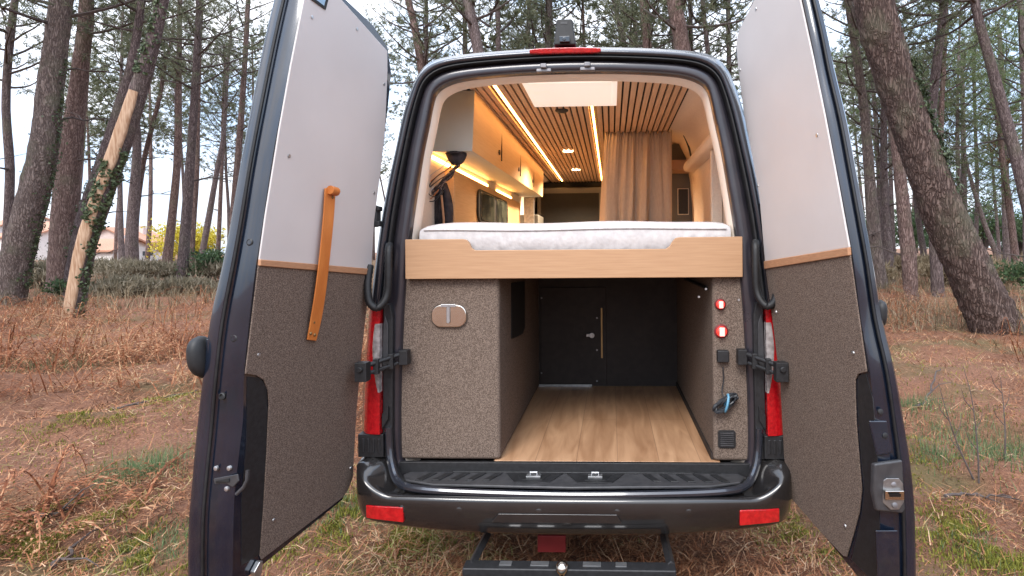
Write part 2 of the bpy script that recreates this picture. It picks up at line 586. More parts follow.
# rear frame: painted flange, seal, inner band
mb = MB()
mb.loft([ring(0, .075), ring(.012, .045), ring(.04, .018), ring(.09, -.003), ring(.17, -.015), ring(.25, -.018), ring(.33, -.014), ring(.375, -.004), ring(.39, .018)], closed=False)
mb.build('rear_flange', M['paint'], van, sharp=60)
mb = MB()
mb.loft([ring(.40, .022), ring(.405, -.006), ring(.43, -.016), ring(.47, -.016), ring(.50, -.006), ring(.51, .022)], closed=False)
mb.build('door_seal', M['rubber'], van, sharp=70)
mb = MB()
mb.loft([ring(.36, .024), ring(.53, .020), ring(.57, .010), ring(.66, .004), ring(.90, .002), ring(.955, .006), ring(.99, .016), ring(1., .03), ring(1.0, .06)], closed=False)
mb.build('door_frame', M['frame_in'], van, sharp=60)
# beige lining ring behind the frame
mb = MB()
lin1 = [(x, .035, z) for x, z in INN]


def shrink(a, b, y):
    out = []
    for x, z in INN:
        out.append((x * (1 - a / .75) if abs(x) > .3 else x * (1 - a / .75), y, z - b * max(0, min(1, (z - 1.9) / .4))))
    return out


mb.loft([[(x * 1.004, .050, z + .004) for x, z in INN], shrink(.005, .004, .058), shrink(.012, .011, .09), shrink(.015, .014, .115), shrink(.005, -.01, .135), shrink(-.03, -.10, .16)], closed=False)
mb.build('opening_lining', M['liner'], van, sharp=50)

SHIFT = 0.0
# interior walls
mb = MB()
hp = [(.80, .55), (.80, 1.2), (.80, 1.9), (.785, 2.12), (.755, 2.31), (.700, 2.42), (.592, 2.464)]
prof = [(-x, z) for x, z in hp] + [(x, z) for x, z in hp[::-1]]
mb.loft([[(x, y, z) for x, z in prof] for y in (.24, 1.0, 2.0, 3.2, 4.4)], closed=False)
mb.build('interior_wall', M['wall_beige'], van, sharp=50)

# ---- ceiling: dark backing with oak slats running lengthwise
ceil_z = 2.45
mb = MB()
mb.box((-.60, .20, ceil_z + .012), (.592, 4.36, ceil_z + .022), 1)
x = -.565
strip_x = (-.428, .060)
while x < .575:
    if min(abs(x + .01375 - s) for s in strip_x) > .017:
        mb.box((x, .20, ceil_z - .002), (x + .0275, 4.35, ceil_z + .012), 0)
    x += .0384
ceiling = mb.build('slatted_ceiling', [M['slat'], M['slat_gap']], van, sharp=30)
for sx in strip_x:
    MB().box((sx - .006, .25, ceil_z - .001), (sx + .006, 4.25, ceil_z + .008)).build('light_strip', M['led'], ceiling)
SPOTS = []
for (u, v) in ((568, 151.5), (576, 170)):
    d = ray(u, v)
    q = CAM + d * ((ceil_z - .004 - HC) / d.z)
    SPOTS.append(q)
    MB().lathe(q, (0, 0, 1), [(.045, 0.0), (.045, .012)]).build('spotlight', M['spot'], ceiling)
MB().lathe((-.125, .82, ceil_z - .014), (0, 0, 1), [(.03, 0), (.04, .006), (.04, .018)]).build('smoke_detector', M['plastic'], ceiling)
# roof vent
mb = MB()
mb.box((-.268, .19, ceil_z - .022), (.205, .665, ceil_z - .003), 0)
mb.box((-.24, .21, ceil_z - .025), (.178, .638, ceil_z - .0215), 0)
mb.build('roof_vent', [M['hatch_glow']], van, .006)
MB().tube([(-.6, 4.34, ceil_z - .05), (.62, 4.34, ceil_z - .05)], .02).build('curtain_rail', M['steel'], van)

# ---- overhead cabinet on the left wall
mb = MB()
mb.add([(-.700, .37, ceil_z - .004), (-.542, .37, ceil_z - .004), (-.558, .37, 2.125), (-.778, .37, 2.125)] +
       [(-.700, 3.30, ceil_z - .004), (-.540, 3.30, ceil_z - .004), (-.552, 3.30, 2.165), (-.778, 3.30, 2.165)],
       [(0, 1, 2, 3)], 1)
mb.f += [(1, 5, 6, 2), (7, 6, 5, 4), (0, 4, 5, 1)]
mb.m += [0, 0, 0]
mb.f += [(3, 2, 6, 7), (0, 3, 7, 4)]
mb.m += [1, 1]
cab = mb.build('overhead_cabinet', [M['oak_in'], M['green_grey']], van, .004)
for i, yy in enumerate((1.10, 1.85, 2.60)):
    xx = -.548
    MB().box((xx - .004, yy - .002, 2.19), (xx + .0035, yy + .002, 2.43)).build('door_gap', M['slat_gap'], cab)
    MB().lathe((xx - .003, yy - .07, 2.235), (1, 0, 0), [(.017, 0), (.017, .006), (.008, .009)], 14).build('push_latch', M['plastic'], cab)
MB().box((-.790, .38, 2.094), (-.774, 1.70, 2.109)).build('light_strip', M['led'], cab)
MB().box((-.790, 2.05, 2.094), (-.774, 2.7, 2.109)).build('light_strip', M['led'], cab)
# wooden left wall lining with kitchen window
mb = MB()
mb.box((-.797, .66, .66), (-.760, 3.1, 2.085))
wl = mb.build('wooden_wall', M['oak_in'], van, .004)
MB().box((-.797, .645, .66), (-.735, .675, 2.085)).build('batten', M['oak_in'], wl, .004)
w0, w1, zb, zt = 1.27, 2.35, 1.80, 2.035


def rrect(c, ex, ey, w, h, r, k=5):
    out = []
    c, ex, ey = Vector(c), Vector(ex), Vector(ey)
    for sx, sy, a0 in ((1, 1, 0), (-1, 1, 90), (-1, -1, 180), (1, -1, 270)):
        for i in range(k + 1):
            a = R(a0 + 90 * i / k)
            out.append(c + ex * (sx * (w / 2 - r) + r * math.cos(a)) + ey * (sy * (h / 2 - r) + r * math.sin(a)))
    return out


wc = Vector((-.758, (w0 + w1) / 2, (zb + zt) / 2))
win = MB().prism(rrect(wc, (0, 1, 0), (0, 0, 1), w1 - w0, zt - zb, .07), (.014, 0, 0)).build('kitchen_window', M['rubber'], van, .004)
for yy in (1.54, 2.08):
    MB().prism(rrect((-.7435, yy, wc.z), (0, 1, 0), (0, 0, 1), .44, .20, .04), (.006, 0, 0)).build('pane', M['smoke_glass'], win, .002)
# grey tall unit and dark cab curtain
MB().box((-.80, 3.30, .66), (-.60, 3.75, 1.98)).build('tall_grey_unit', M['mid_grey'], van, .01)
mb = MB()
mb.loft([[(x_, 4.30 + .02 * math.sin(x_ * 22), z_) for x_ in np.linspace(-.72, .72, 60)] for z_ in (.7, 1.6, 2.0, 2.44)], closed=False, caps=False)
o = mb.build('cab_divider', M['cab_dark'], van, sharp=180)
qa, qb = P(537, 223, 4.22), P(603, 187, 4.22)
scr = MB().box((qa.x, 4.235, qa.z), (qb.x, 4.26, qb.z)).build('cab_screen', M['mid_grey'], van, .02, 3)
MB().box((qa.x + .05, 4.228, qa.z), (qb.x - .05, 4.234, qb.z - .07)).build('screen_cloth', M['black'], scr, .002)
qa, qb = P(524, 224, 3.1), P(534, 197, 3.1)
MB().box((qa.x, 3.1, 1.3), (qb.x, 3.13, qb.z)).build('insulating_mat', M['steel_dull'], van, .006)
MB().box((-.8, 4.40, .6), (.8, 4.46, 2.55)).build('cab_bulkhead', M['cab_dark'], van)
# right hand side behind the curtain: grey column, shelf, wall ledge
col_ = MB().box((.60, 1.80, .66), (.80, 2.6, 2.42)).build('grey_wall_column', M['mid_grey'], van, .006)
q0, q1 = P(678.5, 214, 1.79), P(688, 189, 1.79)
MB().box((q0.x, 1.783, q0.z), (q1.x, 1.800, q1.z)).build('control_panel', M['plastic'], col_, .004)
MB().box((q0.x - .006, 1.792, q0.z - .006), (q1.x + .006, 1.7995, q1.z + .006)).build('control_bezel', M['white_plastic'], col_, .002)
q0, q1 = P(670, 170.5, 1.62), P(693.5, 160, 1.62)
MB().box((q0.x, 1.60, q0.z), (.795, 2.0, q1.z)).build('wooden_shelf', M['oak'], van, .004)
mb = MB()
mb.prism([(.80, .3, 2.16), (.715, .3, 2.17), (.70, .3, 2.20), (.712, .3, 2.235), (.79, .3, 2.25)], (0, 1.28, 0))
mb.build('padded_ledge', M['wall_beige'], van, .012, 3)
MB().box((.735, .62, 1.55), (.798, .66, 2.16)).build('wall_rib', M['wall_beige'], van, .008)
# cables on the upper right
mb = MB()
mb.tube(cr_spline([tuple(P(680, 96, 1.1)), tuple(P(688, 95, 1.05)), tuple(P(696, 97, 1.0)), tuple(P(701, 102, .95))], 5), .006)
mb.build('wall_cable', M['cable'], van)
mb = MB()
mb.tube(cr_spline([tuple(P(672, 129, 1.55)), tuple(P(681, 131, 1.5)), tuple(P(688, 145, 1.5)), tuple(P(692.5, 163, 1.5))], 6), .007)
mb.build('wall_cable', M['cable'], van)

# ---- bed board
yb0, yb1 = -.012, .012
Lb, Rb = -.776, .757
zt0, ztm, zb0 = 1.655, 1.603, 1.473
outl = [(Lb, zb0), (Rb, zb0), (Rb, zt0), (.475, zt0), (.458, zt0 - .004), (.445, zt0 - .018), (.432, ztm + .012), (.415, ztm),
        (-.455, ztm), (-.470, ztm + .010), (-.480, zt0 - .018), (-.492, zt0 - .004), (-.508, zt0), (Lb, zt0)]
MB().prism([(x_, yb0, z_) for x_, z_ in outl], (0, yb1 - yb0, 0)).build('bed_board', M['oak'], van, .003)
MB().box((-.78, .02, 1.52), (.78, 1.45, 1.56)).build('bed_base', M['dark_wall'], van)

# ---- garage
gy = 1.42
gx0, gx1, fz = -.352, .628, .630
floor = MB().box((gx0 - .03, .024, fz - .03), (gx1 + .03, gy + .1, fz)).build('wooden_floor', M['floor'], van, .003)
MB().box((-.795, .03, fz - .035), (.795, 4.5, fz - .031)).build('subfloor', M['dark_wall'], van)


def felt_block(x0, x1):
    mb = MB()
    mb.box((x0, .028, fz + .001), (x1, gy, 1.519))
    return mb.build('storage_panel', M['felt'], van, .018, 4)


lp = felt_block(-.828, gx0)
rp = felt_block(gx1, .802)
mb = MB()
mb.box((gx0 - .02, gy, fz), (gx1 + .02, gy + .02, 1.519))
bulk = mb.build('garage_bulkhead', M['dark_wall'], van)
qa, qb = P(541, 381, gy), P(606, 287, gy)
gdoor = MB().box((qa.x, gy - .012, fz + .02), (qb.x, gy - .001, qb.z)).build('garage_door', M['dark_wall'], van, .003)
q = P(592, 335, gy - .02)
MB().lathe(q, (0, -1, 0), [(.010, 0), (.010, .012), (.019, .016), (.019, .024)], 14).box((q.x - .04, q.y - .02, q.z - .010), (q.x - .015, q.y, q.z + .010)).build('door_latch', M['steel_dull'], gdoor, .002)
qa, qb = P(600.5, 358, gy - .015), P(603, 308, gy - .015)
MB().box((qa.x + .004, gy - .02, qa.z), (qb.x - .004, gy - .012, qb.z)).build('brass_edge', M['brass'], gdoor, .001)
qa, qb = P(539, 385, gy), P(592, 383.5, gy)
MB().box((qa.x, gy - .018, fz), (qb.x, gy - .0125, fz + .016)).build('threshold', M['steel_dull'], gdoor)
for (u, v) in ((541.5, 298), (541.5, 373), (597, 318), (597, 350), (597, 381)):
    q = P(u, v, gy - .012)
    MB().lathe(q, (0, -1, 0), [(.007, 0), (.006, .004)], 8).build('screw', M['striker'], gdoor)
# black opening in the left garage wall
pts = [PX(u, v, gx0) for u, v in ((511, 283), (524.5, 281), (524.5, 328), (522, 334), (513, 338.5), (511, 338.5))]
MB().prism([p + Vector((.003, 0, 0)) for p in pts], (-.006, 0, 0)).build('wall_niche', M['black'], lp)
mb = MB()
mb.tube([tuple(PX(685, 279, gx1 - .01)), tuple(PX(696, 283.5, gx1 - .01)), tuple(PX(707, 288.5, gx1 - .006))], .008)
mb.build('dark_diagonal_rod', M['black'], rp)  # thin dark rod slanting near the top of the right garage wall
# skirting along the right garage wall
MB().box((gx1 - .008, .05, fz + .001), (gx1 + .004, gy, fz + .03)).build('skirting', M['dark_wall'], rp)

# chromed flap on the left panel
q = P(449, 316, .02)
fl = MB().prism(rrect((q.x, .029, q.z), (1, 0, 0), (0, 0, 1), .166, .105, .045, 6), (0, -.016, 0)).build('access_flap', M['chrome'], lp, .006, 3)
MB().prism(rrect((q.x, .013, q.z + .01), (1, 0, 0), (0, 0, 1), .016, .085, .006, 3), (0, -.008, 0)).box((q.x - .035, .004, q.z + .042), (q.x + .035, .014, q.z + .056)).build('flap_catch', M['steel'], lp, .002)

# red lit switches, socket, vent on the right panel
for (u, v, r) in ((720.5, 304.5, .021), (721.5, 331.5, .026)):
    q = P(u, v, .02)
    mb = MB()
    mb.lathe((q.x, .029, q.z), (0, -1, 0), [(r * 1.25, 0), (r * 1.25, .006), (r, .009)], 20, 1)
    mb.lathe((q.x, .022, q.z), (0, -1, 0), [(r * .95, 0), (r * .9, .012), (r * .55, .018)], 20, 0)
    mb.box((q.x - r * .45, -.002, q.z - r * .75), (q.x + r * .45, .010, q.z + r * .75), 2)
    mb.build('switch', [M['switch'], M['red_plate'], M['switch_mark']], rp, .003)
q = P(722.5, 355.5, .02)
sk = MB().box((q.x - .026, -.004, q.z - .028), (q.x + .026, .029, q.z + .026)).build('socket', M['plastic'], rp, .005)
q = P(727, 439.5, .02)
mb = MB()
mb.prism(rrect((q.x, .029, q.z), (1, 0, 0), (0, 0, 1), .080, .080, .012), (0, -.008, 0), 0)
for i in range(7):
    zz = q.z - .028 + i * .0093
    mb.box((q.x - .030, .014, zz - .002), (q.x + .030, .022, zz + .0035), 1)
mb.build('air_vent', [M['plastic'], M['plastic_grey']], rp, .001)
for (u, v) in ((706, 289), (699, 297), (739, 300)):
    q = P(u, v, .025)
    MB().lathe((q.x, .029, q.z), (0, -1, 0), [(.006, 0), (.005, .003)], 8).build('screw', M['steel'], rp)

SHIFT = -.016
# ---- sill, tread plate and bumper
MB().box((-.80, .0, .575), (.80, .022, fz + .0005)).build('sill', M['plastic'], van, .003)
half_edge = [(0, -.180), (.3, -.178), (.55, -.170), (.76, -.157), (.865, -.148), (.915, -.125), (.948, -.075), (.968, .0), (.978, .10)]
he = [(float(p[0]), float(p[1])) for p in cr_spline(half_edge, 6)]
EDGE = [(-x_, y_) for x_, y_ in he[:0:-1]] + he
EN = []
for i in range(len(EDGE)):
    (xa, ya), (xb, yb) = EDGE[max(0, i - 1)], EDGE[min(len(EDGE) - 1, i + 1)]
    l_ = math.hypot(xb - xa, yb - ya)
    EN.append(((yb - ya) / l_, -(xb - xa) / l_))


def bump_pt(x_, o_, z_):
    for i in range(len(EDGE) - 1):
        (xa, ya), (xb, yb) = EDGE[i], EDGE[i + 1]
        if xa <= x_ <= xb:
            t = (x_ - xa) / (xb - xa)
            nx, ny = EN[i][0] * (1 - t) + EN[i + 1][0] * t, EN[i][1] * (1 - t) + EN[i + 1][1] * t
            return (x_ + nx * o_, ya + (yb - ya) * t + ny * o_, z_)


def lip_z(x_):
    a = abs(x_)
    return .552 + .105 * max(0, min(1, (a - .78) / .17)) ** 1.5


mb = MB()
rows = []
for (x_, yy), (nx, ny) in zip(EDGE, EN):
    a = abs(x_)
    zt_ = lip_z(x_)
    zbm = .395 + .05 * (a / .985) ** 3

    def q_(o_, z_):
        return (x_ + nx * o_, yy + ny * o_, z_)
    kk = max(0., min(1., (a - .80) / .12))
    rows.append([q_(-.05, zbm), q_(-.012, zbm - .004), q_(.0, zbm + .008), q_(.010, zbm + .05), q_(.016, zbm + .095), q_(.014, zt_ - .016), q_(.010, zt_ - .006), q_(.0, zt_), q_(-.014, zt_ - .004 + .01 * kk),
                 q_(-.030 - .02 * kk, zt_ - .008 + .02 * kk), (x_ * (.975 - .05 * kk), min(yy + .085, .02), zt_ + .004 + .012 * kk), (x_ * (.97 - .09 * kk), .02, zt_ + .012 + .012 * kk)])
mb.loft(rows, closed=False)
bumper = mb.build('bumper', M['bumper'], van, sharp=60)
# red reflectors set into the bumper corners
for xs in (np.linspace(-.878, -.712, 10), np.linspace(.712, .878, 10)):
    rr = []
    for x_ in xs:
        t = (abs(x_) - .712) / .166
        h = .033 - .005 * t
        zc = .473 + .006 * t
        rr.append([bump_pt(x_, .0, zc - h), bump_pt(x_, .0185, zc - h), bump_pt(x_, .020, zc + h), bump_pt(x_, .0, zc + h)])
    MB().loft(rr).build('reflector', M['red'], bumper, .004)
for x_ in (-.72, -.47, .20, .50, -.13):
    yy = bump_pt(x_, .0, 0)[1]
    MB().lathe((x_, yy - .012, .497), (0, -1, 0), [(.017, 0), (.016, .004), (.010, .006)], 14).build('parking_sensor', M['bumper'], bumper)
yy = bump_pt(0, .006, 0)[1]
MB().prism([(-.33, yy - .010, .455), (.22, yy - .010, .455), (.20, yy - .010, .492), (-.30, yy - .010, .492)], (0, -.004, 0)).build('step_pad', M['bumper'], bumper, .003)

mb = MB()
lip = [(-.838, -.026, .80), (-.832, -.030, .70), (-.812, -.050, .625), (-.765, -.095, .578), (-.68, -.130, .566), (-.45, -.150, .560), (0, -.160, .556)]
lip = cr_spline(lip + [(-x_, y_, z_) for x_, y_, z_ in lip[-2::-1]], 6)
mb.tube(lip, .017, 10)
mb.build('sill_lip', M['paint'], van)
# tread plate between the seals
mb = MB()
tz = .572
mb.prism([(-.74, .02, tz), (-.77, -.03, tz), (-.74, -.085, tz), (-.60, -.128, tz), (0, -.150, tz), (.60, -.128, tz), (.74, -.085, tz), (.77, -.03, tz), (.74, .02, tz)], (0, 0, .014), 0)
tread = mb.build('tread_plate', M['plastic_grey'], van, .006, 3)
mb = MB()
for s in (-1, 1):
    for i in range(5):
        x0 = s * (.66 - i * .075)
        mb.prism([(x0, -.100 + .002 * i, tz + .012), (x0 + s * .034, -.095, tz + .012), (x0 - s * .010, -.015, tz + .012), (x0 - s * .044, -.015, tz + .012)], (0, 0, .007))
mb.box((-.55, -.008, tz + .012), (.55, .006, tz + .020))
mb.build('tread_rib', M['plastic'], tread, .003)
for x_ in (-.17, .105):
    mb = MB()
    mb.prism([(x_ - .13, -.012, tz + .0145), (x_ + .13, -.012, tz + .0145), (x_ + .075, -.112, tz + .0145), (x_ - .075, -.112, tz + .0145)], (0, 0, .003), 1)
    mb.prism([(x_ - .075, -.03, tz + .017), (x_ + .075, -.03, tz + .017), (x_ + .045, -.09, tz + .017), (x_ - .045, -.09, tz + .017)], (0, 0, .002), 2)
    mb.box((x_ - .032, -.070, tz + .0185), (x_ + .032, -.040, tz + .026), 0)
    mb.tube([(x_ - .015, -.05, tz + .02), (x_ - .015, -.055, tz + .038), (x_ + .015, -.055, tz + .038), (x_ + .015, -.05, tz + .02)], .005, 8, 0)
    mb.build('door_striker', [M['steel'], M['plastic'], M['rubber']], tread, .002)
SHIFT = 0.0
# upper strikers
for (u, v) in ((544, 70), (587.5, 68.5)):
    q = P(u, v, .0)
    mb = MB()
    mb.box((q.x - .034, -.012, q.z - .012), (q.x + .034, .016, q.z + .004), 0)
    mb.box((q.x - .014, -.028, q.z + .002), (q.x + .014, .016, q.z + .022), 0)
    mb.build('upper_striker', M['striker'], van, .004)

SHIFT = -.016
# ---- tail lights
for s in (-1, 1):
    rows_px = []
    zz = [(1.345, .862, .930), (1.25, .863, .940), (1.12, .864, .950), (.98, .865, .960), (.86, .866, .966), (.775, .867, .968)]
    sm = cr_spline(zz, 4)
    red, clr = MB(), MB()
    rings = []
    for z_, xi, xo in sm:
        xs = np.linspace(xi, xo, 6)
        rings.append([(s * xi, .0, z_)] + [(s * x_, -.054 + .050 * ((x_ - xi) / (xo - xi)) ** 3, z_) for x_ in xs] + [(s * (xo + .004), .12, z_)])
    red.loft(rings)
    tl = red.build('tail_light', M['red'], van, sharp=40)
    rr = []
    for t in np.linspace(0, 1, 14):
        z_ = 1.275 - .31 * t
        wdt = .040 * math.sin(math.pi * (.18 + .80 * t)) ** .6
        base = .864 + .004 * t
        rr.append([(s * (base - .004), -.03, z_), (s * (base - .003), -.0575, z_), (s * (base + wdt * .5), -.0580, z_), (s * (base + wdt), -.046, z_), (s * (base + wdt), -.02, z_)])
    clr.loft(rr)
    clr.build('clear_lens', M['clear'], tl, sharp=60)
    mb = MB()
    mb.box((min(s * .855, s * .972), -.044, .668), (max(s * .855, s * .972), .06, .772), 0)
    for i in range(4):
        xx = s * (.875 + i * .024)
        mb.box((xx - .006, -.050, .69), (xx + .006, -.042, .755), 0)
    mb.build('light_base', M['plastic'], van, .008)
    # dark recessed pillar strip with brackets next to the lamp
    mb = MB()
    mb.prism([(s * .868, -.023, .66), (s * .822, -.023, .66), (s * .816, -.023, 1.30), (s * .828, -.023, 1.36), (s * .858, -.023, 1.36)], (0, .035, 0), 0)
    mb.prism([(s * .862, -.026, 1.05), (s * .834, -.026, 1.09), (s * .834, -.026, 1.27), (s * .848, -.026, 1.31), (s * .856, -.026, 1.27)], (0, -.006, 0), 1)
    mb.prism([(s * .864, -.026, .79), (s * .834, -.026, .84), (s * .834, -.026, .90), (s * .864, -.026, .86)], (0, -.012, 0), 0)
    mb.build('lamp_pillar', [M['plastic'], M['plastic_grey']], van, .004)
    # rubber hose carrying the wires into the door
    pts = [(s * .828, -.02, 1.632), (s * .820, -.05, 1.60), (s * .818, -.06, 1.50), (s * .822, -.062, 1.42), (s * .834, -.075, 1.375), (s * .860, -.09, 1.350), (s * .890, -.095, 1.378), (s * .902, -.085, 1.45), (s * .902, -.06, 1.54)]
    sp = cr_spline(pts, 9)
    MB().tube(sp, [.0155 + .0022 * (i % 2) for i in range(len(sp))], 10).build('wiring_hose', M['rubber'], van, sharp=60)
    # upper hinge
    mb = MB()
    mb.box((min(s * .862, s * .915), -.05, 1.715), (max(s * .862, s * .915), -.01, 1.740))
    mb.box((min(s * .862, s * .915), -.05, 1.785), (max(s * .862, s * .915), -.01, 1.806))
    mb.lathe((s * .888, -.035, 1.712), (0, 0, 1), [(.016, 0), (.016, .098)], 12)
    mb.box((min(s * .87, s * .89), -.03, 1.73), (max(s * .87, s * .89), -.01, 1.79))
    mb.build('upper_hinge', M['plastic'], van, .004)
    # door check arm
    z0 = 1.105
    a0, a1 = Vector((s * .765, -.004, z0 + .012)), Vector((s * .895, -.15, z0 - .022))
    dr = (a1 - a0)
    mb = MB()
    up = Vector((0, 0, 1))
    mb.tube([a0 + dr * t + up * .018 for t in (0, .5, 1)], .011, 8)
    mb.tube([a0 + dr * t - up * .018 for t in (.18, .5, 1)], .009, 8)
    mb.box((min(s * .745, s * .785), -.035, z0 - .022), (max(s * .745, s * .785), .012, z0 + .045))
    for t in (.35, .7, .98):
        c = a0 + dr * t
        mb.box((c.x - .012, c.y - .012, c.z - .034), (c.x + .012, c.y + .012, c.z + .034))
    mb.box((a1.x - .026, a1.y - .03, a1.z - .042), (a1.x + .026, a1.y + .018, a1.z + .04))
    mb.lathe((a1.x, a1.y - .03, a1.z + .012), (0, -1, 0), [(.014, 0), (.012, .012)], 10)
    mb.build('door_check_arm', M['plastic'], van, .004)

SHIFT = 0.0
# ---- third brake light and rear view camera on the roof edge
qa, qb = P(530, 55, -.01), P(601, 46, -.01)
q = (qa + qb) / 2
w_ = (qb.x - qa.x) / 2
mb = MB()
rr = []
for t in np.linspace(-1, 1, 13):
    e = 1 - .35 * abs(t) ** 6
    zc = q.z - .004 * t * t
    rr.append([(q.x + w_ * t, .05, zc - .016 * e), (q.x + w_ * t, -.028, zc - .018 * e), (q.x + w_ * t, -.034, zc + .006 * e), (q.x + w_ * t, .06, zc + .022 * e)])
mb.loft(rr)
mb.build('brake_light', M['red'], van, .005)
qa, qb = P(553.5, 47, -.0), P(576, 20, -.0)
cxm = (qa.x + qb.x) / 2
rc = MB()
rc.add([(cxm - .050, -.012, qa.z + .004), (cxm + .052, -.012, qa.z + .004), (cxm + .036, -.012, qb.z + .003), (cxm - .036, -.012, qb.z + .003),
        (cxm - .050, .10, qa.z + .004), (cxm + .052, .10, qa.z + .004), (cxm + .036, .06, qb.z - .01), (cxm - .036, .06, qb.z - .01)],
       [(0, 1, 2, 3), (7, 6, 5, 4), (0, 4, 5, 1), (1, 5, 6, 2), (2, 6, 7, 3), (3, 7, 4, 0)])
rcam = rc.build('rear_camera', M['rubber'], van, .008, 3)
MB().box((cxm - .022, -.030, qa.z + .012), (cxm + .024, -.010, qa.z + .038)).lathe((cxm, -.029, qa.z + .025), (0, -1, 0), [(.010, 0), (.008, .004)], 14).build('camera_lens', M['glass_dark'], rcam, .003)
MB().box((cxm - .018, -.0135, qb.z - .022), (cxm + .012, -.0115, qb.z - .012)).build('camera_bracket', M['plastic_grey'], rcam)

# ---- underbody, step frame, wheels
MB().box((-.86, .06, .42), (.86, 4.4, .56)).box((-.45, .12, .36), (.55, .2, .43)).build('underbody', M['underbody'], van, .02)
mb = MB()
za = .325
fl_, fr_ = P(466, 566, -.26), P(674, 566, -.26)
for (u0, u1) in ((487.5, 471), (663.5, 671)):
    p0, p1 = P(u0, 534, -.02), P(u1, 566, -.26)
    mb.tube([p0, p1], .021, 4)
yy = fl_.y
mb.box((fl_.x - .005, yy - .045, fl_.z - .018), (fr_.x + .005, yy + .02, fl_.z + .016))
mb.box((fl_.x - .005, yy - .14, fl_.z - .030), (fr_.x + .005, yy - .07, fl_.z - .008))
tow = mb.build('rear_step', M['plastic'], van, .006)
for (u, w_) in ((506, 12), (540, 18), (592, 18), (621, 11)):
    q = P(u, 563.5, -.26)
    MB().box((q.x - w_ / 2 / 245, yy - .02, fl_.z + .0155), (q.x + w_ / 2 / 245, yy + .008, fl_.z + .019)).build('tread_slot', M['steel'], tow)
q = P(562, 570, -.30)
MB().lathe((q.x, q.y, fl_.z - .03), (0, 0, 1), [(.012, 0), (.012, .03), (.020, .034), (.0255, .045), (.026, .055), (.020, .068), (.008, .075)], 18).build('tow_ball', M['chrome'], tow)
qa, qb = P(538, 551, .05), P(566, 538, .05)
MB().box((qa.x, .03, qa.z + .004), (qb.x, .05, qb.z + .02)).build('tow_plate', M['red_plate'], van, .004)
for wx, wy in ((-.83, 1.35), (.83, 1.35), (-.83, 5.45), (.83, 5.45)):
    sg = math.copysign(1, wx)
    wh = MB().lathe((wx - .12 * sg, wy, .34), (sg, 0, 0), [(.22, 0), (.30, .0), (.34, .03), (.345, .12), (.34, .21), (.30, .24), (.22, .24)], 32).build('wheel', M['tyre'], van, sharp=40)
    MB().lathe((wx + .05 * sg, wy, .34), (sg, 0, 0), [(.215, 0), (.215, .06), (.17, .05), (.06, .065), (.03, .07)], 24).build('rim', M['steel'], wh)

# ---- rear doors ---------------------------------------------------------------


def make_door(side, H1, H2, FP, rows, white, brown, trim, label):
    """rows: (hinge px, inner free px, outer free px) from top to bottom, measured on the lining plane / free edge plane"""
    p1, p2 = P(*H1, -.045), P(*H2, -.045)
    p3 = P(*FP, -.66)
    n = (p2 - p1).cross(p3 - p1).normalized()
    if n.x * side < 0:
        n = -n                      # n points to the outer skin
    hz = (p3 - p1)
    fdir = (p3 - p1).normalized()
    dn = (p2 - p1).normalized()
    # plane of the free edge face: contains the edge line and n
    f0, f1 = PP(*rows[2][1], p1, n), PP(*rows[5][1], p1, n)
    en = (f1 - f0).cross(n).normalized()
    sm = cr_spline([(*a, *b_, *c) for a, b_, c in rows], 3)
    rings = []
    rdark = []
    for r in sm:
        h = PP(r[0], r[1], p1, n) + n * .008
        fi = PP(r[2], r[3], p1, n) + n * .008
        fo = PP(r[4], r[5], fi, en)
        thick = (fo - fi).dot(n)
        out = (fi - h).normalized()
        flat = fo - fi
        a = fi + n * .004 - out * .004
        b1 = fi + flat * .18 + out * .010
        b2 = fi + flat * .34 + out * .012
        b3 = fi + flat * .40 - out * .004
        b4 = fi + flat * .62 - out * .002
        b5 = fi + flat * .70 + out * .014
        b6 = fi + flat * .90 + out * .016
        b7 = fo + out * .010
        b8 = fo + n * .004 - out * .02
        ho = h + n * max(.05, thick * .72)
        rings.append([h, fi - out * .03, fi, b1, b2, b3, b4, b5, b6, b7, b8, fi * .4 + h * .6 + n * thick * 1.02, ho])
    mb = MB()
    mb.loft(rings)
    d = mb.build('rear_door', M['paint_in'], van, sharp=38)
    d['label'] = label
    # rubber seal along the free edge
    mb = MB()
    mb.tube([r[7] * .6 + r[6] * .4 for r in rings], .0055, 8)
    mb.build('door_seal', M['rubber'], d)

    def plate(px, name, mat, t0, t1, bev=.003):
        pts = [PP(u, v, p1, n) for u, v in px]
        return MB().prism([p + n * t0 for p in pts], n * (t1 - t0)).build(name, mat, d, bev)
    plate(white, 'upper_panel', M['white_panel'], 0, .0075, .003)
    plate(brown, 'lower_panel', M['felt'], .001, .0075, .003)
    plate(trim, 'trim_strip', M['trim_wood'], -.006, .0075, .003)
    return d, p1, n, fdir, dn, rings, f0, en


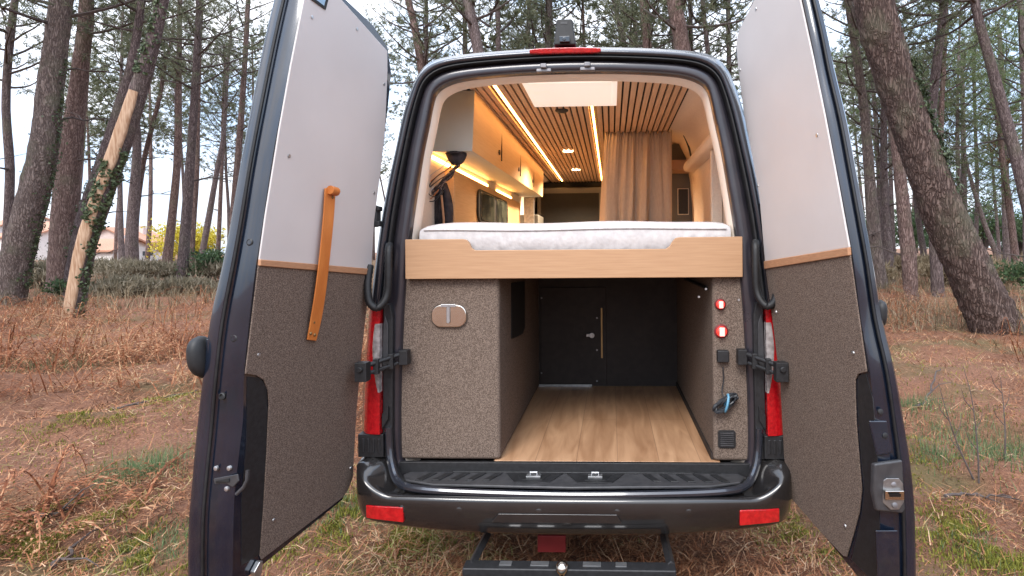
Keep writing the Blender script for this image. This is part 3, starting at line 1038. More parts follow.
rowsL = [((334, -13), (309, -16), (280, -16)), ((389, 47), (296.5, 44), (266, 44)), ((387, 126), (280, 126), (250, 126)), ((381.5, 170), (272, 172), (241.5, 173)),
         ((375, 220), (265, 220), (233.5, 221)), ((371, 272), (257.5, 268), (225, 266)), ((366, 320), (251, 322), (213, 320)), ((361, 363), (246, 374), (205.5, 378)),
         ((357.5, 410), (245, 418), (200, 425)), ((355, 455), (240, 462), (195, 478)), ((353, 478), (236, 505), (191, 532)), ((344, 500), (234, 590), (191, 612))]
whiteL = [(387.5, 51), (334, -9), (308, -14), (304, 0), (291, 66), (279.5, 130), (266, 214), (259.5, 260), (371.5, 269.5), (374.5, 220), (381, 170), (385.5, 128), (387.8, 70)]
brownL = [(259, 265), (371.3, 274), (366, 318), (361, 363), (357, 412), (354.5, 455), (353.5, 477), (349, 489), (344, 497), (262, 560), (260.5, 556), (264, 510), (267.5, 450), (269.5, 405), (268.5, 390), (264, 380), (257, 375.8), (246, 374), (250.5, 336)]
trimL = [(259.5, 259.3), (371.6, 268.8), (371.3, 275), (259, 265.8)]
dL, pL, nL, fL, dnL, rL, f0L, enL = make_door(-1, (371.5, 272), (354.5, 466), (259, 262), rowsL, whiteL, brownL, trimL,
                                              'left rear door with orange leather strap, white upper and brown felt lower panel')
rowsR = [((763, -20), (797, -22), (811, -24)), ((735.5, 42), (809, 36), (824, 27)), ((738, 70), (815, 70), (833, 70)), ((744, 116), (825, 118), (845, 120)),
         ((753, 165), (834, 165), (853.5, 166)), ((760, 205), (842, 206), (861, 208)), ((764.5, 265), (851.5, 262), (871, 262)), ((773, 330), (859, 322), (880, 318)),
         ((779, 375), (868, 373), (893, 372)), ((782, 425), (872, 425), (903, 430)), ((784, 460), (876, 470), (909, 470)), ((789, 494), (878, 520), (913, 520)), ((800, 509), (880, 606), (914, 612))]
whiteR = [(736, 43), (738.5, 31), (754, 0), (763, -17), (796, -20), (800, 0), (812, 55), (824.5, 116), (838, 187), (849, 247.5), (764.8, 261.5), (759.5, 200), (753, 161), (743.5, 113), (738.2, 70)]
brownR = [(765, 268), (849.5, 254.5), (856, 302), (866, 372), (858, 374), (854.5, 380), (854.5, 398), (855.5, 425), (858.5, 462), (861, 490), (858.5, 513), (852, 537), (846, 557), (843, 556.5), (820, 532), (800, 509), (791, 499), (787.5, 487), (783.5, 456), (780, 385), (772, 320)]
trimR = [(764.8, 261), (849.3, 247.3), (849.8, 255.5), (765.2, 269)]
dR, pR, nR, fR, dnR, rR, f0R, enR = make_door(1, (764.5, 264), (782.5, 456), (849, 252), rowsR, whiteR, brownR, trimR,
                                              'right rear door with white upper panel, brown felt lower panel and steel latch')

# fittings of the left door


def DL(u, v, t=0.):
    return PP(u, v, pL, nL) + nL * t


def DR(u, v, t=0.):
    return PP(u, v, pR, nR) + nR * t


# leather strap: long band, folded over at the top, riveted at the bottom
ctr = [(328, 188.5), (325, 215), (320.5, 252), (316, 290), (312.5, 318), (309.5, 340)]
wid = [5.2, 5.2, 5.1, 5.2, 5.2, 4.4]
rings = []
for i, ((u, v), w_) in enumerate(zip(cr_spline(ctr, 4), cr_spline([(w_,) for w_ in wid], 4))):
    w_ = float(w_[0])
    bow = -.012 * math.sin(math.pi * min(1, i / 20)) - .006
    a, b_ = DL(u - w_, v - w_ * .12, bow), DL(u + w_, v + w_ * .12, bow)
    rings.append([a, b_, b_ - nL * .006, a - nL * .006])
mb = MB().loft(rings)
strap = mb.build('strap_handle', M['leather'], dL, .002)
c0 = DL(328.5, 190.5, -.022)
MB().tube([c0 - nL * -.0 + fL * -.020, c0 + fL * .020], .018, 12).build('strap_loop', M['leather'], dL, .002)
for (u, v) in ((329.5, 197), (307.5, 333), (311.5, 334.5), (310.5, 322)):
    MB().lathe(DL(u, v, -.010), -nL, [(.0065, 0), (.0065, .006), (.004, .009)], 10).build('strap_rivet', M['brass'], dL)
for dd, n_, lst in ((DL, nL, ((312, 17), (357, 29), (289, 156), (384, 84), (374, 193), (259, 355), (351, 468), (274, 520))),
                    (DR, nR, ((756, 9), (740, 70), (817, 135), (758, 186), (776, 312), (853, 353), (788, 470), (845, 526)))):
    for (u, v) in lst:
        MB().lathe(dd(u, v, .001), -n_, [(.0075, 0), (.0065, .0035), (.003, .004)], 10).build('panel_screw', M['steel'], dL if dd is DL else dR)
# dark framed glimpse of the window at the top of the left door
MB().prism([DL(309, -8, -.001), DL(330, -9, -.001), DL(325, 10, -.001), DL(311, 0, -.001)], nL * -.003).build('window_corner_frame', M['rubber'], dL, .001)
MB().prism([DL(313.5, -7, -.004), DL(326, -7, -.004), DL(322.8, 5.8, -.004), DL(314.5, -.5, -.004)], nL * -.002).build('window_corner', pm('painted_sky_reflection', (.18, .30, .42), .08, coat=1., scale=5), dL)  # blue of the reflected sky is put into the plate's own colour


def edge_point(u, v, t, rings, en):
    fi = min((r[2] for r in rings), key=lambda q: abs(proj(q)[1] - v))
    return PP(u, v, fi, en) + (en if en.y < 0 else -en) * t


def EL(u, v, t=0.):
    return edge_point(u, v, t, rL, enL)


def ER(u, v, t=0.):
    return edge_point(u, v, t, rR, enR)


# outer grab handle, left door: rounded black pod seen edge on
eo = enL if enL.y < 0 else -enL
c = EL(203, 357, .0)
dz = Vector((-.05, 0, 1)).normalized()
rr = []
for t in np.linspace(-1, 1, 15):
    k = max(.05, (1 - abs(t) ** 2.6)) ** .5
    cc = c + dz * (.072 * t)
    rr.append([cc + nL * (.046 * k * math.cos(a)) * (1 if math.cos(a) > 0 else .55) + eo * (.05 * k * math.sin(a)) for a in np.linspace(0, 2 * math.pi, 18)[:-1]])
MB().loft(rr).build('outer_handle', M['rubber'], dL, sharp=50)
c2 = EL(212, 357, .008)
MB().tube([c2 + dz * .062, c2 - dz * .062], .008, 8).build('handle_gasket', M['paint_in'], dL)
# latch plate, bolts and key slot on the left free edge
for (u, v) in ((218.5, 467.5), (231.5, 467.5), (229, 488)):
    MB().lathe(EL(u, v, .006), eo, [(.009, 0), (.008, .006), (.004, .007)], 12).build('latch_bolt', M['steel'], dL)
MB().prism([EL(*p, .008) for p in ((217, 477.5), (241, 473), (242, 480), (236, 486), (230, 482.5), (218, 483))], eo * .006).build('latch_plate', M['plastic_grey'], dL, .002)
MB().prism([EL(*p, .0145) for p in ((220, 479.5), (233, 477), (233, 480.5), (220, 482))], eo * .002).build('latch_slot', M['black'], dL)
MB().tube([EL(*p, .002) for p in ((248, 470), (247.5, 480), (244, 487), (237, 494))], .006, 8).build('latch_rod', M['plastic_grey'], dL)
for (u, v) in ((252, 242.5), (236.5, 338), (224.5, 396)):
    MB().lathe(EL(u, v, .004), eo, [(.013, 0), (.013, .007), (.009, .009), (.007, .004)], 14).build('rubber_plug', M['rubber'], dL)
MB().prism([DL(*p, .006) for p in ((251, 572), (257, 561), (260, 560), (259, 572), (254, 582))], nL * -.02).build('bottom_catch', M['steel'], dL, .003)
# dark well next to the cut-away of the felt panel
MB().prism([DL(*p, .0062) for p in ((249, 377), (262, 378), (268, 388), (269, 410), (267, 470), (261, 555), (243, 566), (243, 500), (248, 440))], nL * .003).build('door_well', M['plastic'], dL)

# right door latch: moulded housing with a steel plate
eo = enR if enR.y < 0 else -enR
latch = MB().prism([ER(*p, .006) for p in ((869, 462), (897, 458), (900, 506), (897, 511), (872, 509), (868, 490))], eo * .024).build('latch_housing', M['plastic_grey'], dR, .008, 3)
MB().prism([ER(*p, .029) for p in ((875, 479), (880, 476), (892, 476), (896, 481), (897, 499), (892, 507), (884, 507), (876, 500))], eo * .006).build('latch_plate', M['steel_dull'], dR, .003)
MB().prism([ER(*p, .0345) for p in ((876.5, 487.5), (895, 487.5), (895, 496.5), (876.5, 496.5))], eo * .012).build('latch_jaw', M['chrome'], dR, .003)
MB().prism([ER(*p, .0465) for p in ((880, 490), (891, 490), (891, 494.5), (880, 494.5))], eo * .001).build('latch_slot', M['black'], dR)
for (u, v) in ((885.5, 481.5), (887, 502)):
    MB().lathe(ER(u, v, .034), eo, [(.010, 0), (.009, .006), (.004, .008)], 12).build('latch_bolt', M['striker'], dR)
MB().prism([ER(*p, .008) for p in ((866, 420), (884, 420), (889, 452), (874, 455))], eo * .010).build('edge_cover', M['paint_in'], dR, .006, 3)
MB().prism([ER(*p, .008) for p in ((873, 529), (895, 529), (898, 608), (876, 608))], eo * .008).build('edge_cover', M['paint_in'], dR, .006, 3)
for (u, v) in ((876.5, 411), (881, 434.5)):
    MB().lathe(ER(u, v, .016), eo, [(.009, 0), (.009, .006), (.006, .007)], 12).build('rubber_plug', M['rubber'], dR)
c = ER(883, 314, -.02)
rr = []
for t in np.linspace(-1, 1, 11):
    k = max(.05, 1 - abs(t) ** 3) ** .5
    cc = c + Vector((.03, 0, 1)).normalized() * (.048 * t)
    rr.append([cc + nR * (.022 * k * math.cos(a)) + eo * (.03 * k * math.sin(a)) for a in np.linspace(0, 2 * math.pi, 15)[:-1]])
MB().loft(rr).build('outer_handle', M['rubber'], dR, sharp=50)
MB().prism([DR(*p, .0062) for p in ((856, 376), (864, 374), (871, 400), (876, 470), (880, 590), (850, 560), (860, 515), (862.5, 490), (858, 440), (856, 400))], nR * .003).build('door_well', M['plastic'], dR)

# ================================================================== THINGS IN THE VAN
# mattress
mb = MB()
x0, x1, y0, y1, z0, z1 = -.725, .715, .03, 1.36, 1.562, 1.738
sec = []
for k in range(32):
    a = 2 * math.pi * k / 32
    ca, sa = math.cos(a), math.sin(a)
    ex = math.copysign(abs(ca) ** .22, ca)
    ez = math.copysign(abs(sa) ** .35, sa)
    sec.append((ex, ez))
rows = []
for x_ in np.linspace(x0, x1, 70):
    e = min(1, min(x_ - x0, x1 - x_) / .16)
    k = math.sqrt(max(0, 1 - (1 - e) ** 2)) * .25 + .75
    rows.append([(x_, (y0 + y1) / 2 + ex * (y1 - y0) / 2 * (1 - .02 * (1 - k)), (z0 + z1) / 2 + ez * (z1 - z0) / 2 * k + .004 * math.sin(x_ * 9) * ez) for ex, ez in sec])
mb.loft(rows)
mat_o = mb.build('mattress', M['mattress'], sharp=60)
tag(mat_o, 'white quilted mattress lying behind the oak bed board', 'mattress')
# quilting seams as soft piping on the front face
mb = MB()
mb.tube([(x_, y0 - .0005, z1 - .042 + .003 * math.sin(x_ * 7)) for x_ in np.linspace(x0 + .02, x1 - .02, 60)], .0035, 6)
mb.build('piping', M['mattress'], mat_o)

# curtain
mb = MB()
rows = []
for k, z_ in enumerate(np.linspace(1.50, 2.446, 26)):
    t = min(1., (z_ - 1.5) / .946)
    pl, pr = .070 + .055 * t ** 1.5, .600 + .004 * t
    row = []
    for s_ in np.linspace(0, 1, 150):
        w1 = s_ + .035 * math.sin(s_ * 9 + 2) + .03 * (1 - t) * math.sin(s_ * 17 + t * 5)
        amp = .016 + .034 * (1 - t) ** .8
        fold = amp * (math.sin(w1 * 27 + 1.2 * math.sin(t * 2.2 + s_ * 4)) * (.55 + .45 * math.sin(s_ * 11 + 1)) + .5 * math.sin(w1 * 51 + 2 * t) * t) + .008 * math.sin(s_ * 150 + t * 3) * t ** 5
        fold += .016 * math.exp(-((s_ - .22 - .25 * (.55 - t)) / .035) ** 2) * (t < .62) - .014 * math.exp(-((s_ - .62 + .16 * (.8 - t)) / .03) ** 2)
        row.append((pl + (pr - pl) * s_ + .006 * math.sin(s_ * 31 + t * 2), 1.455 + fold * .9, z_ + (.010 * math.sin(s_ * 70) + .006 * math.sin(s_ * 133) if k == 25 else 0)))
    rows.append(row)
mb.loft(rows, closed=False)
cu = mb.build('curtain', M['curtain'], sharp=180, recalc=False)
so = cu.modifiers.new('cloth', 'SOLIDIFY')
so.thickness = .003
tag(cu, 'taupe curtain hanging in folds from the slatted ceiling beyond the mattress', 'curtain')

# cap, bag and jacket hanging at the left
q = P(456.5, 158.5, .42)
mb = MB()
mb.lathe(q + Vector((0, 0, .036)), (0, 0, -1), [(.030, 0), (.054, .004), (.056, .016), (.050, .034), (.040, .052), (.026, .066), (.008, .072)], 18)
mb.prism([q + Vector((-.052, -.01, .030)), q + Vector((.052, -.02, .034)), q + Vector((.040, -.075, .022)), q + Vector((-.040, -.070, .018))], (0, 0, -.006))
tag(mb.build('cap', M['cloth_dark'], bevel=.003), 'black cap hanging upside down beneath the end of the overhead cabinet', 'cap')
c = P(442, 184, .46)
mb = MB()
rows = []
for t in np.linspace(0, 1, 16):
    cc = c + Vector((.075 - .15 * t, .01 * math.sin(9 * t), .085 - .165 * t))
    w_ = .016 + .040 * math.sin(math.pi * (.10 + .80 * t)) ** 1.2
    rows.append([cc + Vector((w_ * math.cos(a) * .8 + .008 * math.sin(3 * a + t * 14), w_ * .7 * math.sin(a), w_ * .8 * math.cos(a) + .006 * math.sin(5 * a + 8 * t))) for a in np.linspace(0, 2 * math.pi, 25)[:-1]])
mb.loft(rows)
bag = mb.build('shoulder_bag', M['cloth_print'], sharp=80)
tag(bag, 'dark printed bag slung on loose straps below the black cap', 'bag')
for k, (dx, dz, mt_) in enumerate(((0, 0, 'leather'), (.022, -.012, 'cable'), (-.016, .018, 'white_panel'), (.034, .012, 'cable'))):
    pts = [tuple(c + Vector((px + dx * (1 + .3 * math.sin(k + j)), -.045 - .006 * k, pz + dz))) for j, (px, pz) in enumerate(((.078, .11), (.035, .065), (-.02, .03), (-.075, -.02), (-.092, -.072), (-.050, -.085), (-.004, -.035)))]
    MB().tube(cr_spline(pts, 6), .0048, 8, flat=.5).build('strap', M[mt_], bag)
c = P(436, 207, .52)
mb = MB()
rows = []
for t in np.linspace(0, 1, 18):
    z_ = .115 - .40 * t
    w_ = .022 + .060 * math.sin(math.pi * min(.62, .12 + .9 * t)) ** .8
    rows.append([c + Vector((w_ * math.cos(a) + .012 * math.sin(4 * a + t * 3), w_ * .55 * math.sin(a) + .012 * math.sin(7 * a + t * 2), z_ + .02 * math.cos(a) * (1 - t))) for a in np.linspace(0, 2 * math.pi, 37)[:-1]])
mb.loft(rows)
jk = mb.build('jacket', M['cloth_dark'], sharp=80)
tag(jk, 'dark jacket hanging at the left wall just above the mattress', 'jacket')
mb = MB()
mb.tube(cr_spline([tuple(c + Vector(p)) for p in ((.045, -.045, .06), (.052, -.05, .0), (.058, -.05, -.08), (.060, -.05, -.20))], 6), .006, 6)
mb.build('zip_edge', M['trim_wood'], jk)

# coiled cable with plug lead
q = P(725, 403, -.0)
cab_ = empty('coiled_cable', tuple(q))
tag(cab_, 'dark coiled cable with a pale blue tie hanging below the black socket', 'cable')
mb = MB()
pts = []
for i in range(0, 230):
    a = i * .17
    rx = .048 + .006 * math.sin(i * .31)
    rz = .028 + .006 * math.cos(i * .23)
    pts.append(q + Vector((rx * math.cos(a) + .012 * math.sin(a), -.004 + .012 * math.sin(i * .41), rz * math.sin(a) + .024 * math.cos(a))))
mb.tube(pts, .0045, 6)
top = P(723, 367, .005)
mb.tube(cr_spline([tuple(top), tuple(P(723.5, 380, .012)), tuple(P(722, 392, .006)), tuple(q + Vector((.0, -.005, .02)))], 6), .003, 6)
mb.build('lead', M['cable'], cab_, off=q)
mb = MB()
mb.tube([q + Vector((.006 + .008 * math.cos(a), -.004 + .022 * math.sin(a), .038 * math.cos(a))) for a in np.linspace(0, 2 * math.pi, 20)], .006, 6)
mb.build('cable_tie', M['blue_tie'], cab_, off=q)

# ================================================================== GROUND


def hash2(ix, iy, s):
    h = np.sin(ix * 127.1 + iy * 311.7 + s * 74.7) * 43758.5453
    return h - np.floor(h)


def vnoise(x, y, sc, s=0):
    x, y = np.asarray(x, float) * sc, np.asarray(y, float) * sc
    ix, iy = np.floor(x), np.floor(y)
    fx, fy = x - ix, y - iy
    fx, fy = fx * fx * (3 - 2 * fx), fy * fy * (3 - 2 * fy)
    a, b_, c, d = hash2(ix, iy, s), hash2(ix + 1, iy, s), hash2(ix, iy + 1, s), hash2(ix + 1, iy + 1, s)
    return (a * (1 - fx) + b_ * fx) * (1 - fy) + (c * (1 - fx) + d * fx) * fy


def fbm(x, y, sc, s=0, o=3):
    r, a, t = 0, 1, 0
    for k in range(o):
        r = r + a * vnoise(x, y, sc * 2 ** k, s + k * 7)
        t += a
        a *= .5
    return r / t


def gz(x, y):
    x, y = np.asarray(x, float), np.asarray(y, float)
    r = np.hypot(x - CX, y + D)
    z = .024 * np.clip(r - 6, 0, 40)
    flat = np.clip((np.abs(x) - 1.0) / 1.2, 0, 1)
    near = np.maximum(flat, np.clip((y - 7) / 2, 0, 1))
    z = z + near * (.28 * (fbm(x, y, .35, 3) - .5) + .27 * (fbm(x, y, 1.3, 9) - .5))
    z = z + (.02 + .05 * near) * (fbm(x, y, 4.5, 21, 2) - .5)
    return z


def gzs(x, y):
    return float(gz(x, y))


rad = [0.0] + list(np.geomspace(.4, 25, 190)) + list(np.geomspace(26, 400, 40))
na = 420
vs, fs = [], []
for i, r in enumerate(rad):
    for k in range(na):
        a = 2 * math.pi * k / na
        vs.append((CX + r * math.sin(a), -D + r * math.cos(a)))
vs = np.array(vs)
zz = gz(vs[:, 0], vs[:, 1])
v3 = np.column_stack([vs, zz])
tr = []
for i in range(len(rad) - 1):
    for k in range(na):
        k2 = (k + 1) % na
        a, b_, c, d = i * na + k, i * na + k2, (i + 1) * na + k2, (i + 1) * na + k
        tr.append((a, d, c))
        if i:
            tr.append((a, c, b_))
m, nt, b = new_mat('forest_floor')
N, L = nt.nodes, nt.links
tc = N.new('ShaderNodeTexCoord')
n1 = N.new('ShaderNodeTexNoise')
n1.inputs['Scale'].default_value = 55
n1.inputs['Detail'].default_value = 8
n1.inputs['Roughness'].default_value = .75
L.new(tc.outputs['Object'], n1.inputs['Vector'])
c1 = N.new('ShaderNodeValToRGB')
e = c1.color_ramp.elements
e[0].position, e[1].position = .28, .75
e[0].color, e[1].color = (.032, .015, .009, 1), (.40, .21, .12, 1)
k_ = e.new(.5)
k_.color = (.19, .080, .042, 1)
L.new(n1.outputs['Fac'], c1.inputs['Fac'])
n2 = N.new('ShaderNodeTexNoise')
n2.inputs['Scale'].default_value = .9
n2.inputs['Detail'].default_value = 5
L.new(tc.outputs['Object'], n2.inputs['Vector'])
mr = N.new('ShaderNodeMapRange')
mr.inputs[1].default_value, mr.inputs[2].default_value = .52, .68
mr.inputs[4].default_value = .7
L.new(n2.outputs['Fac'], mr.inputs[0])
c2 = N.new('ShaderNodeMixRGB')
c2.inputs[2].default_value = (.10, .088, .030, 1)
L.new(mr.outputs[0], c2.inputs[0])
L.new(c1.outputs[0], c2.inputs[1])
L.new(c2.outputs[0], b.inputs['Base Color'])
b.inputs['Roughness'].default_value = .95
bp = N.new('ShaderNodeBump')
bp.inputs['Strength'].default_value = .8
bp.inputs['Distance'].default_value = .03
L.new(n1.outputs['Fac'], bp.inputs['Height'])
L.new(bp.outputs[0], b.inputs['Normal'])
tag(mesh_np('ground', v3, tr, m, smooth=True), kind='structure')

# ------------------------------------------------------------------ litter, bracken, moss


def polar(n, r0, r1, a0=-84, a1=78, power=0.):
    u = RNG.random(n)
    r = r0 * (r1 / r0) ** u
    a = np.radians(a0 + (a1 - a0) * RNG.random(n))
    return CX + r * np.sin(a), -D + r * np.cos(a), r


def under_van(x, y):
    return (np.abs(x) < .9) & (y > 1.2) & (y < 7)


def blades(x, y, zoff, length, width, elev, az, bend, nseg=2):
    """curved strips -> triangle soup (n, 2*nseg-1, 3, 3)"""
    n = len(x)
    z = gz(x, y) + zoff
    base = np.column_stack([x, y, z])
    ca, sa = np.cos(az), np.sin(az)
    side = np.column_stack([-sa, ca, np.zeros(n)])
    side[:, 2] = (RNG.random(n) - .5) * .6
    pts = [base]
    e_ = elev.copy()
    for k in range(nseg):
        st = length / nseg
        az2 = az + bend * (k + 1) * .6
        dvec = np.column_stack([np.cos(e_) * np.cos(az2), np.cos(e_) * np.sin(az2), np.sin(e_)])
        pts.append(pts[-1] + dvec * st[:, None])
        e_ = e_ - np.abs(bend) * .9
    tri = []
    w = width[:, None]
    for k in range(nseg):
        w0, w1 = w * (1 - k / nseg), w * (1 - (k + 1) / nseg)
        a, b_, c, d = pts[k] - side * w0, pts[k] + side * w0, pts[k + 1] + side * w1, pts[k + 1] - side * w1
        if k == nseg - 1:
            tri.append(np.stack([a, b_, pts[k + 1]], 1))
        else:
            tri.append(np.stack([a, b_, c], 1))
            tri.append(np.stack([a, c, d], 1))
    return np.stack(tri, 1)


def weld(tri):
    """blade soup -> indexed mesh so that each blade is one island (nseg=2 layout)"""
    n = tri.shape[0]
    v = np.stack([tri[:, 0, 0], tri[:, 0, 1], tri[:, 0, 2], tri[:, 1, 2], tri[:, 2, 2]], 1)   # a b c d tip
    base = (np.arange(n) * 5)[:, None]
    f = np.concatenate([base + np.array([[0, 1, 2]]), base + np.array([[0, 2, 3]]), base + np.array([[3, 2, 4]])], 1)
    return v.reshape(-1, 3), f.reshape(-1, 3)


def moss_mask(x, y):
    m_ = fbm(x, y, .55, 40, 3)
    near = np.clip(1.25 - np.hypot(x - CX, y + D) / 12, 0, 1)
    return m_ + .14 * near


n = 430000
x, y, r = polar(n, 1.5, 42)
keep = ~under_van(x, y)
mm = moss_mask(x, y)
keep &= (RNG.random(n) > np.clip((mm - .60) * 5, 0, .85))
x, y, r = x[keep], y[keep], r[keep]
n = len(x)
sz = (1 + r / 14)
ln = (.04 + .12 * RNG.random(n) ** 2.4) * sz
t = blades(x, y, .004 + .03 * RNG.random(n) ** 2 * sz, ln, (.0012 + .0018 * RNG.random(n)) * sz, np.radians(-4 + 50 * RNG.random(n) ** 1.6), RNG.random(n) * 6.283, (RNG.random(n) - .5) * 2.0)
v_, f_ = weld(t)
tag(mesh_np('needle_litter', v_, f_, M['litter']), 'red-brown pine needles and dry stalks covering the forest floor', kind='stuff')

n = 120000
x, y, r = polar(n, 1.5, 20)
keep = ~under_van(x, y) & (moss_mask(x, y) > .635 + .06 * RNG.random(n))
x, y, r = x[keep], y[keep], r[keep]
n = len(x)
sz = 1 + r / 12
t = blades(x, y, -.005 * sz, (.012 + .022 * RNG.random(n) ** 2) * sz, (.002 + .002 * RNG.random(n)) * sz, np.radians(40 + 50 * RNG.random(n)), RNG.random(n) * 6.283, (RNG.random(n) - .5) * 1.6)
more = [t]
for (u, v, d, rx, ry, cnt) in ((8, 552, 2.95, .22, .10, 1600), (165, 556, 2.92, .45, .12, 3600), (215, 535, 3.1, .35, .14, 2200), (60, 520, 3.3, .5, .14, 2200), (330, 522, 3.3, .35, .2, 2600), (395, 548, 3.0, .3, .12, 1600), (140, 410, 5.4, .5, .3, 1500),
                               (806, 505, 3.5, .3, .22, 2600), (820, 545, 3.05, .3, .14, 1800), (945, 520, 3.3, .4, .2, 2200), (1000, 555, 2.95, .35, .12, 1500), (880, 450, 4.4, .4, .3, 1200), (60, 440, 4.7, .5, .2, 1300)):
    cnt = int(cnt * 1.7)
    x = CX + (u - 611) / F * d + rx * RNG.normal(size=cnt) * .55
    y = -D + d + ry * RNG.normal(size=cnt) * .8
    kp = fbm(x, y, 6., 90, 2) > .46
    x, y = x[kp], y[kp]
    cnt = len(x)
    more.append(blades(x, y, np.full(cnt, .008), .014 + .034 * RNG.random(cnt) ** 2, .0024 + .0022 * RNG.random(cnt), np.radians(35 + 55 * RNG.random(cnt)), RNG.random(cnt) * 6.283, (RNG.random(cnt) - .5) * 1.6))
v_, f_ = weld(np.concatenate(more))
tag(mesh_np('moss', v_, f_, M['moss']), 'yellow-green moss and short grass between the needles', kind='stuff')

# green grass patches
tri = []
for (u, v, d, rx, ry, cnt, h) in ((950, 428, 5.0, .42, .30, 900, .10), (985, 445, 4.7, .40, .22, 500, .08), (905, 405, 5.8, .3, .2, 500, .12), (1000, 470, 4.2, .3, .2, 400, .10), (925, 458, 4.4, .14, .12, 240, .11),
                                  (125, 482, 3.85, .22, .14, 520, .16), (95, 490, 3.7, .15, .1, 200, .10), (20, 380, 7.0, .5, .25, 600, .12), (155, 548, 3.0, .35, .15, 700, .06), (340, 520, 3.4, .22, .2, 500, .07), (960, 545, 3.1, .2, .2, 300, .06)):
    cx_ = CX + (u - 611) / F * d
    x = cx_ + rx * RNG.normal(size=cnt) * .6
    y = -D + d + ry * RNG.normal(size=cnt) * .9
    tri.append(blades(x, y, np.full(cnt, -.005), h * (.5 + .8 * RNG.random(cnt)), (.0016 + .0018 * RNG.random(cnt)), np.radians(50 + 42 * RNG.random(cnt)), RNG.random(cnt) * 6.283, (RNG.random(cnt) - .5) * .9))
v_, f_ = weld(np.concatenate(tri))
tag(mesh_np('grass', v_, f_, M['grass']), 'fresh green grass growing in patches out of the brown needles', kind='stuff')

# pale dry grass further off
n = 70000
x, y, r = polar(n, 8.5, 45)
keep = (fbm(x, y, .25, 77, 2) + np.clip((r - 9) / 30, 0, .35) > .60) & ~under_van(x, y)
x, y, r = x[keep], y[keep], r[keep]
n = len(x)
t = blades(x, y, np.zeros(n), (.16 + .34 * RNG.random(n)) * (1 + r / 60), (.004 + .004 * RNG.random(n)) * (1 + r / 25), np.radians(38 + 50 * RNG.random(n)), RNG.random(n) * 6.283, (RNG.random(n) - .5) * 1.1)
v_, f_ = weld(t)
tag(mesh_np('dry_grass', v_, f_, M['straw']), 'pale dry grass standing among the tree trunks', kind='stuff')


def frond(base, az, length, rise, npin=14):
    """one dead bracken frond: arching stalk with paired tapering leaflets -> triangles"""
    T = []
    ca, sa = math.cos(az), math.sin(az)
    fw, sd = np.array([ca, sa, 0]), np.array([-sa, ca, 0])
    pts = []
    for i in range(npin + 3):
        t = i / (npin + 2)
        pts.append(base + fw * (length * t) + np.array([0, 0, 1]) * (rise * math.sin(t * 2.7) - .02 * length * t) + sd * (.05 * length * math.sin(t * 3 + az)))
    for i in range(len(pts) - 1):
        w = .006 * (1 - i / len(pts)) + .0015
        a, b_ = pts[i], pts[i + 1]
        T += [[a - sd * w, a + sd * w, b_ + sd * w], [a - sd * w, b_ + sd * w, b_ - sd * w]]
    for i in range(2, npin + 2):
        t = i / (npin + 2)
        pl = length * .30 * math.sin(math.pi * min(1, .22 + .78 * t)) * random.uniform(.6, 1.1)
        for s in (-1, 1):
            if random.random() < .15:
                continue
            dirv = sd * s + fw * random.uniform(.15, .6) + np.array([0, 0, random.uniform(-.7, .15)])
            dirv /= np.linalg.norm(dirv)
            q0 = pts[i]
            w = length * .010
            nseg = 4
            up_ = np.array([0, 0, random.uniform(-.5, .5)])
            for k in range(nseg):
                a = q0 + dirv * (pl * k / nseg) + np.array([0, 0, -.25 * pl * (k / nseg) ** 2])
                ww = w * (1.25 - k / nseg) * random.uniform(.7, 1.6)
                for s2 in (-1, 1):
                    T.append([a, a + dirv * ww * 1.1, a + (fw * s2 + dirv * .45 + up_ * .5) * ww * 2.6])
    return T


T = []
cnt = 0
while cnt < 1250:
    rr_ = 4.6 * (17 / 4.6) ** random.random()
    aa = R(random.uniform(-58, 47))
    x0_, y0_ = CX + rr_ * math.sin(aa), -D + rr_ * math.cos(aa)
    if abs(x0_) < 1.25 and y0_ < 7.3:
        continue
    dens = float(fbm(x0_, y0_, .6, 55, 2))
    if x0_ < 0:
        dens += .09
    if rr_ < 6 and random.random() < .45:
        continue
    if dens < .50 + .10 * random.random():
        continue
    cnt += 1
    for k in range(random.randint(2, 4)):
        bs = np.array([x0_ + random.uniform(-.15, .15), y0_ + random.uniform(-.15, .15), 0])
        bs[2] = gzs(bs[0], bs[1])
        T += frond(bs, random.uniform(0, 6.28), random.uniform(.35, .9), random.uniform(.06, .36 if rr_ < 6 else .55))
T = np.array(T)
tag(soup('bracken', T, M['bracken']), 'dead red-brown bracken fronds lying over the forest floor', kind='stuff')

# ================================================================== TREES


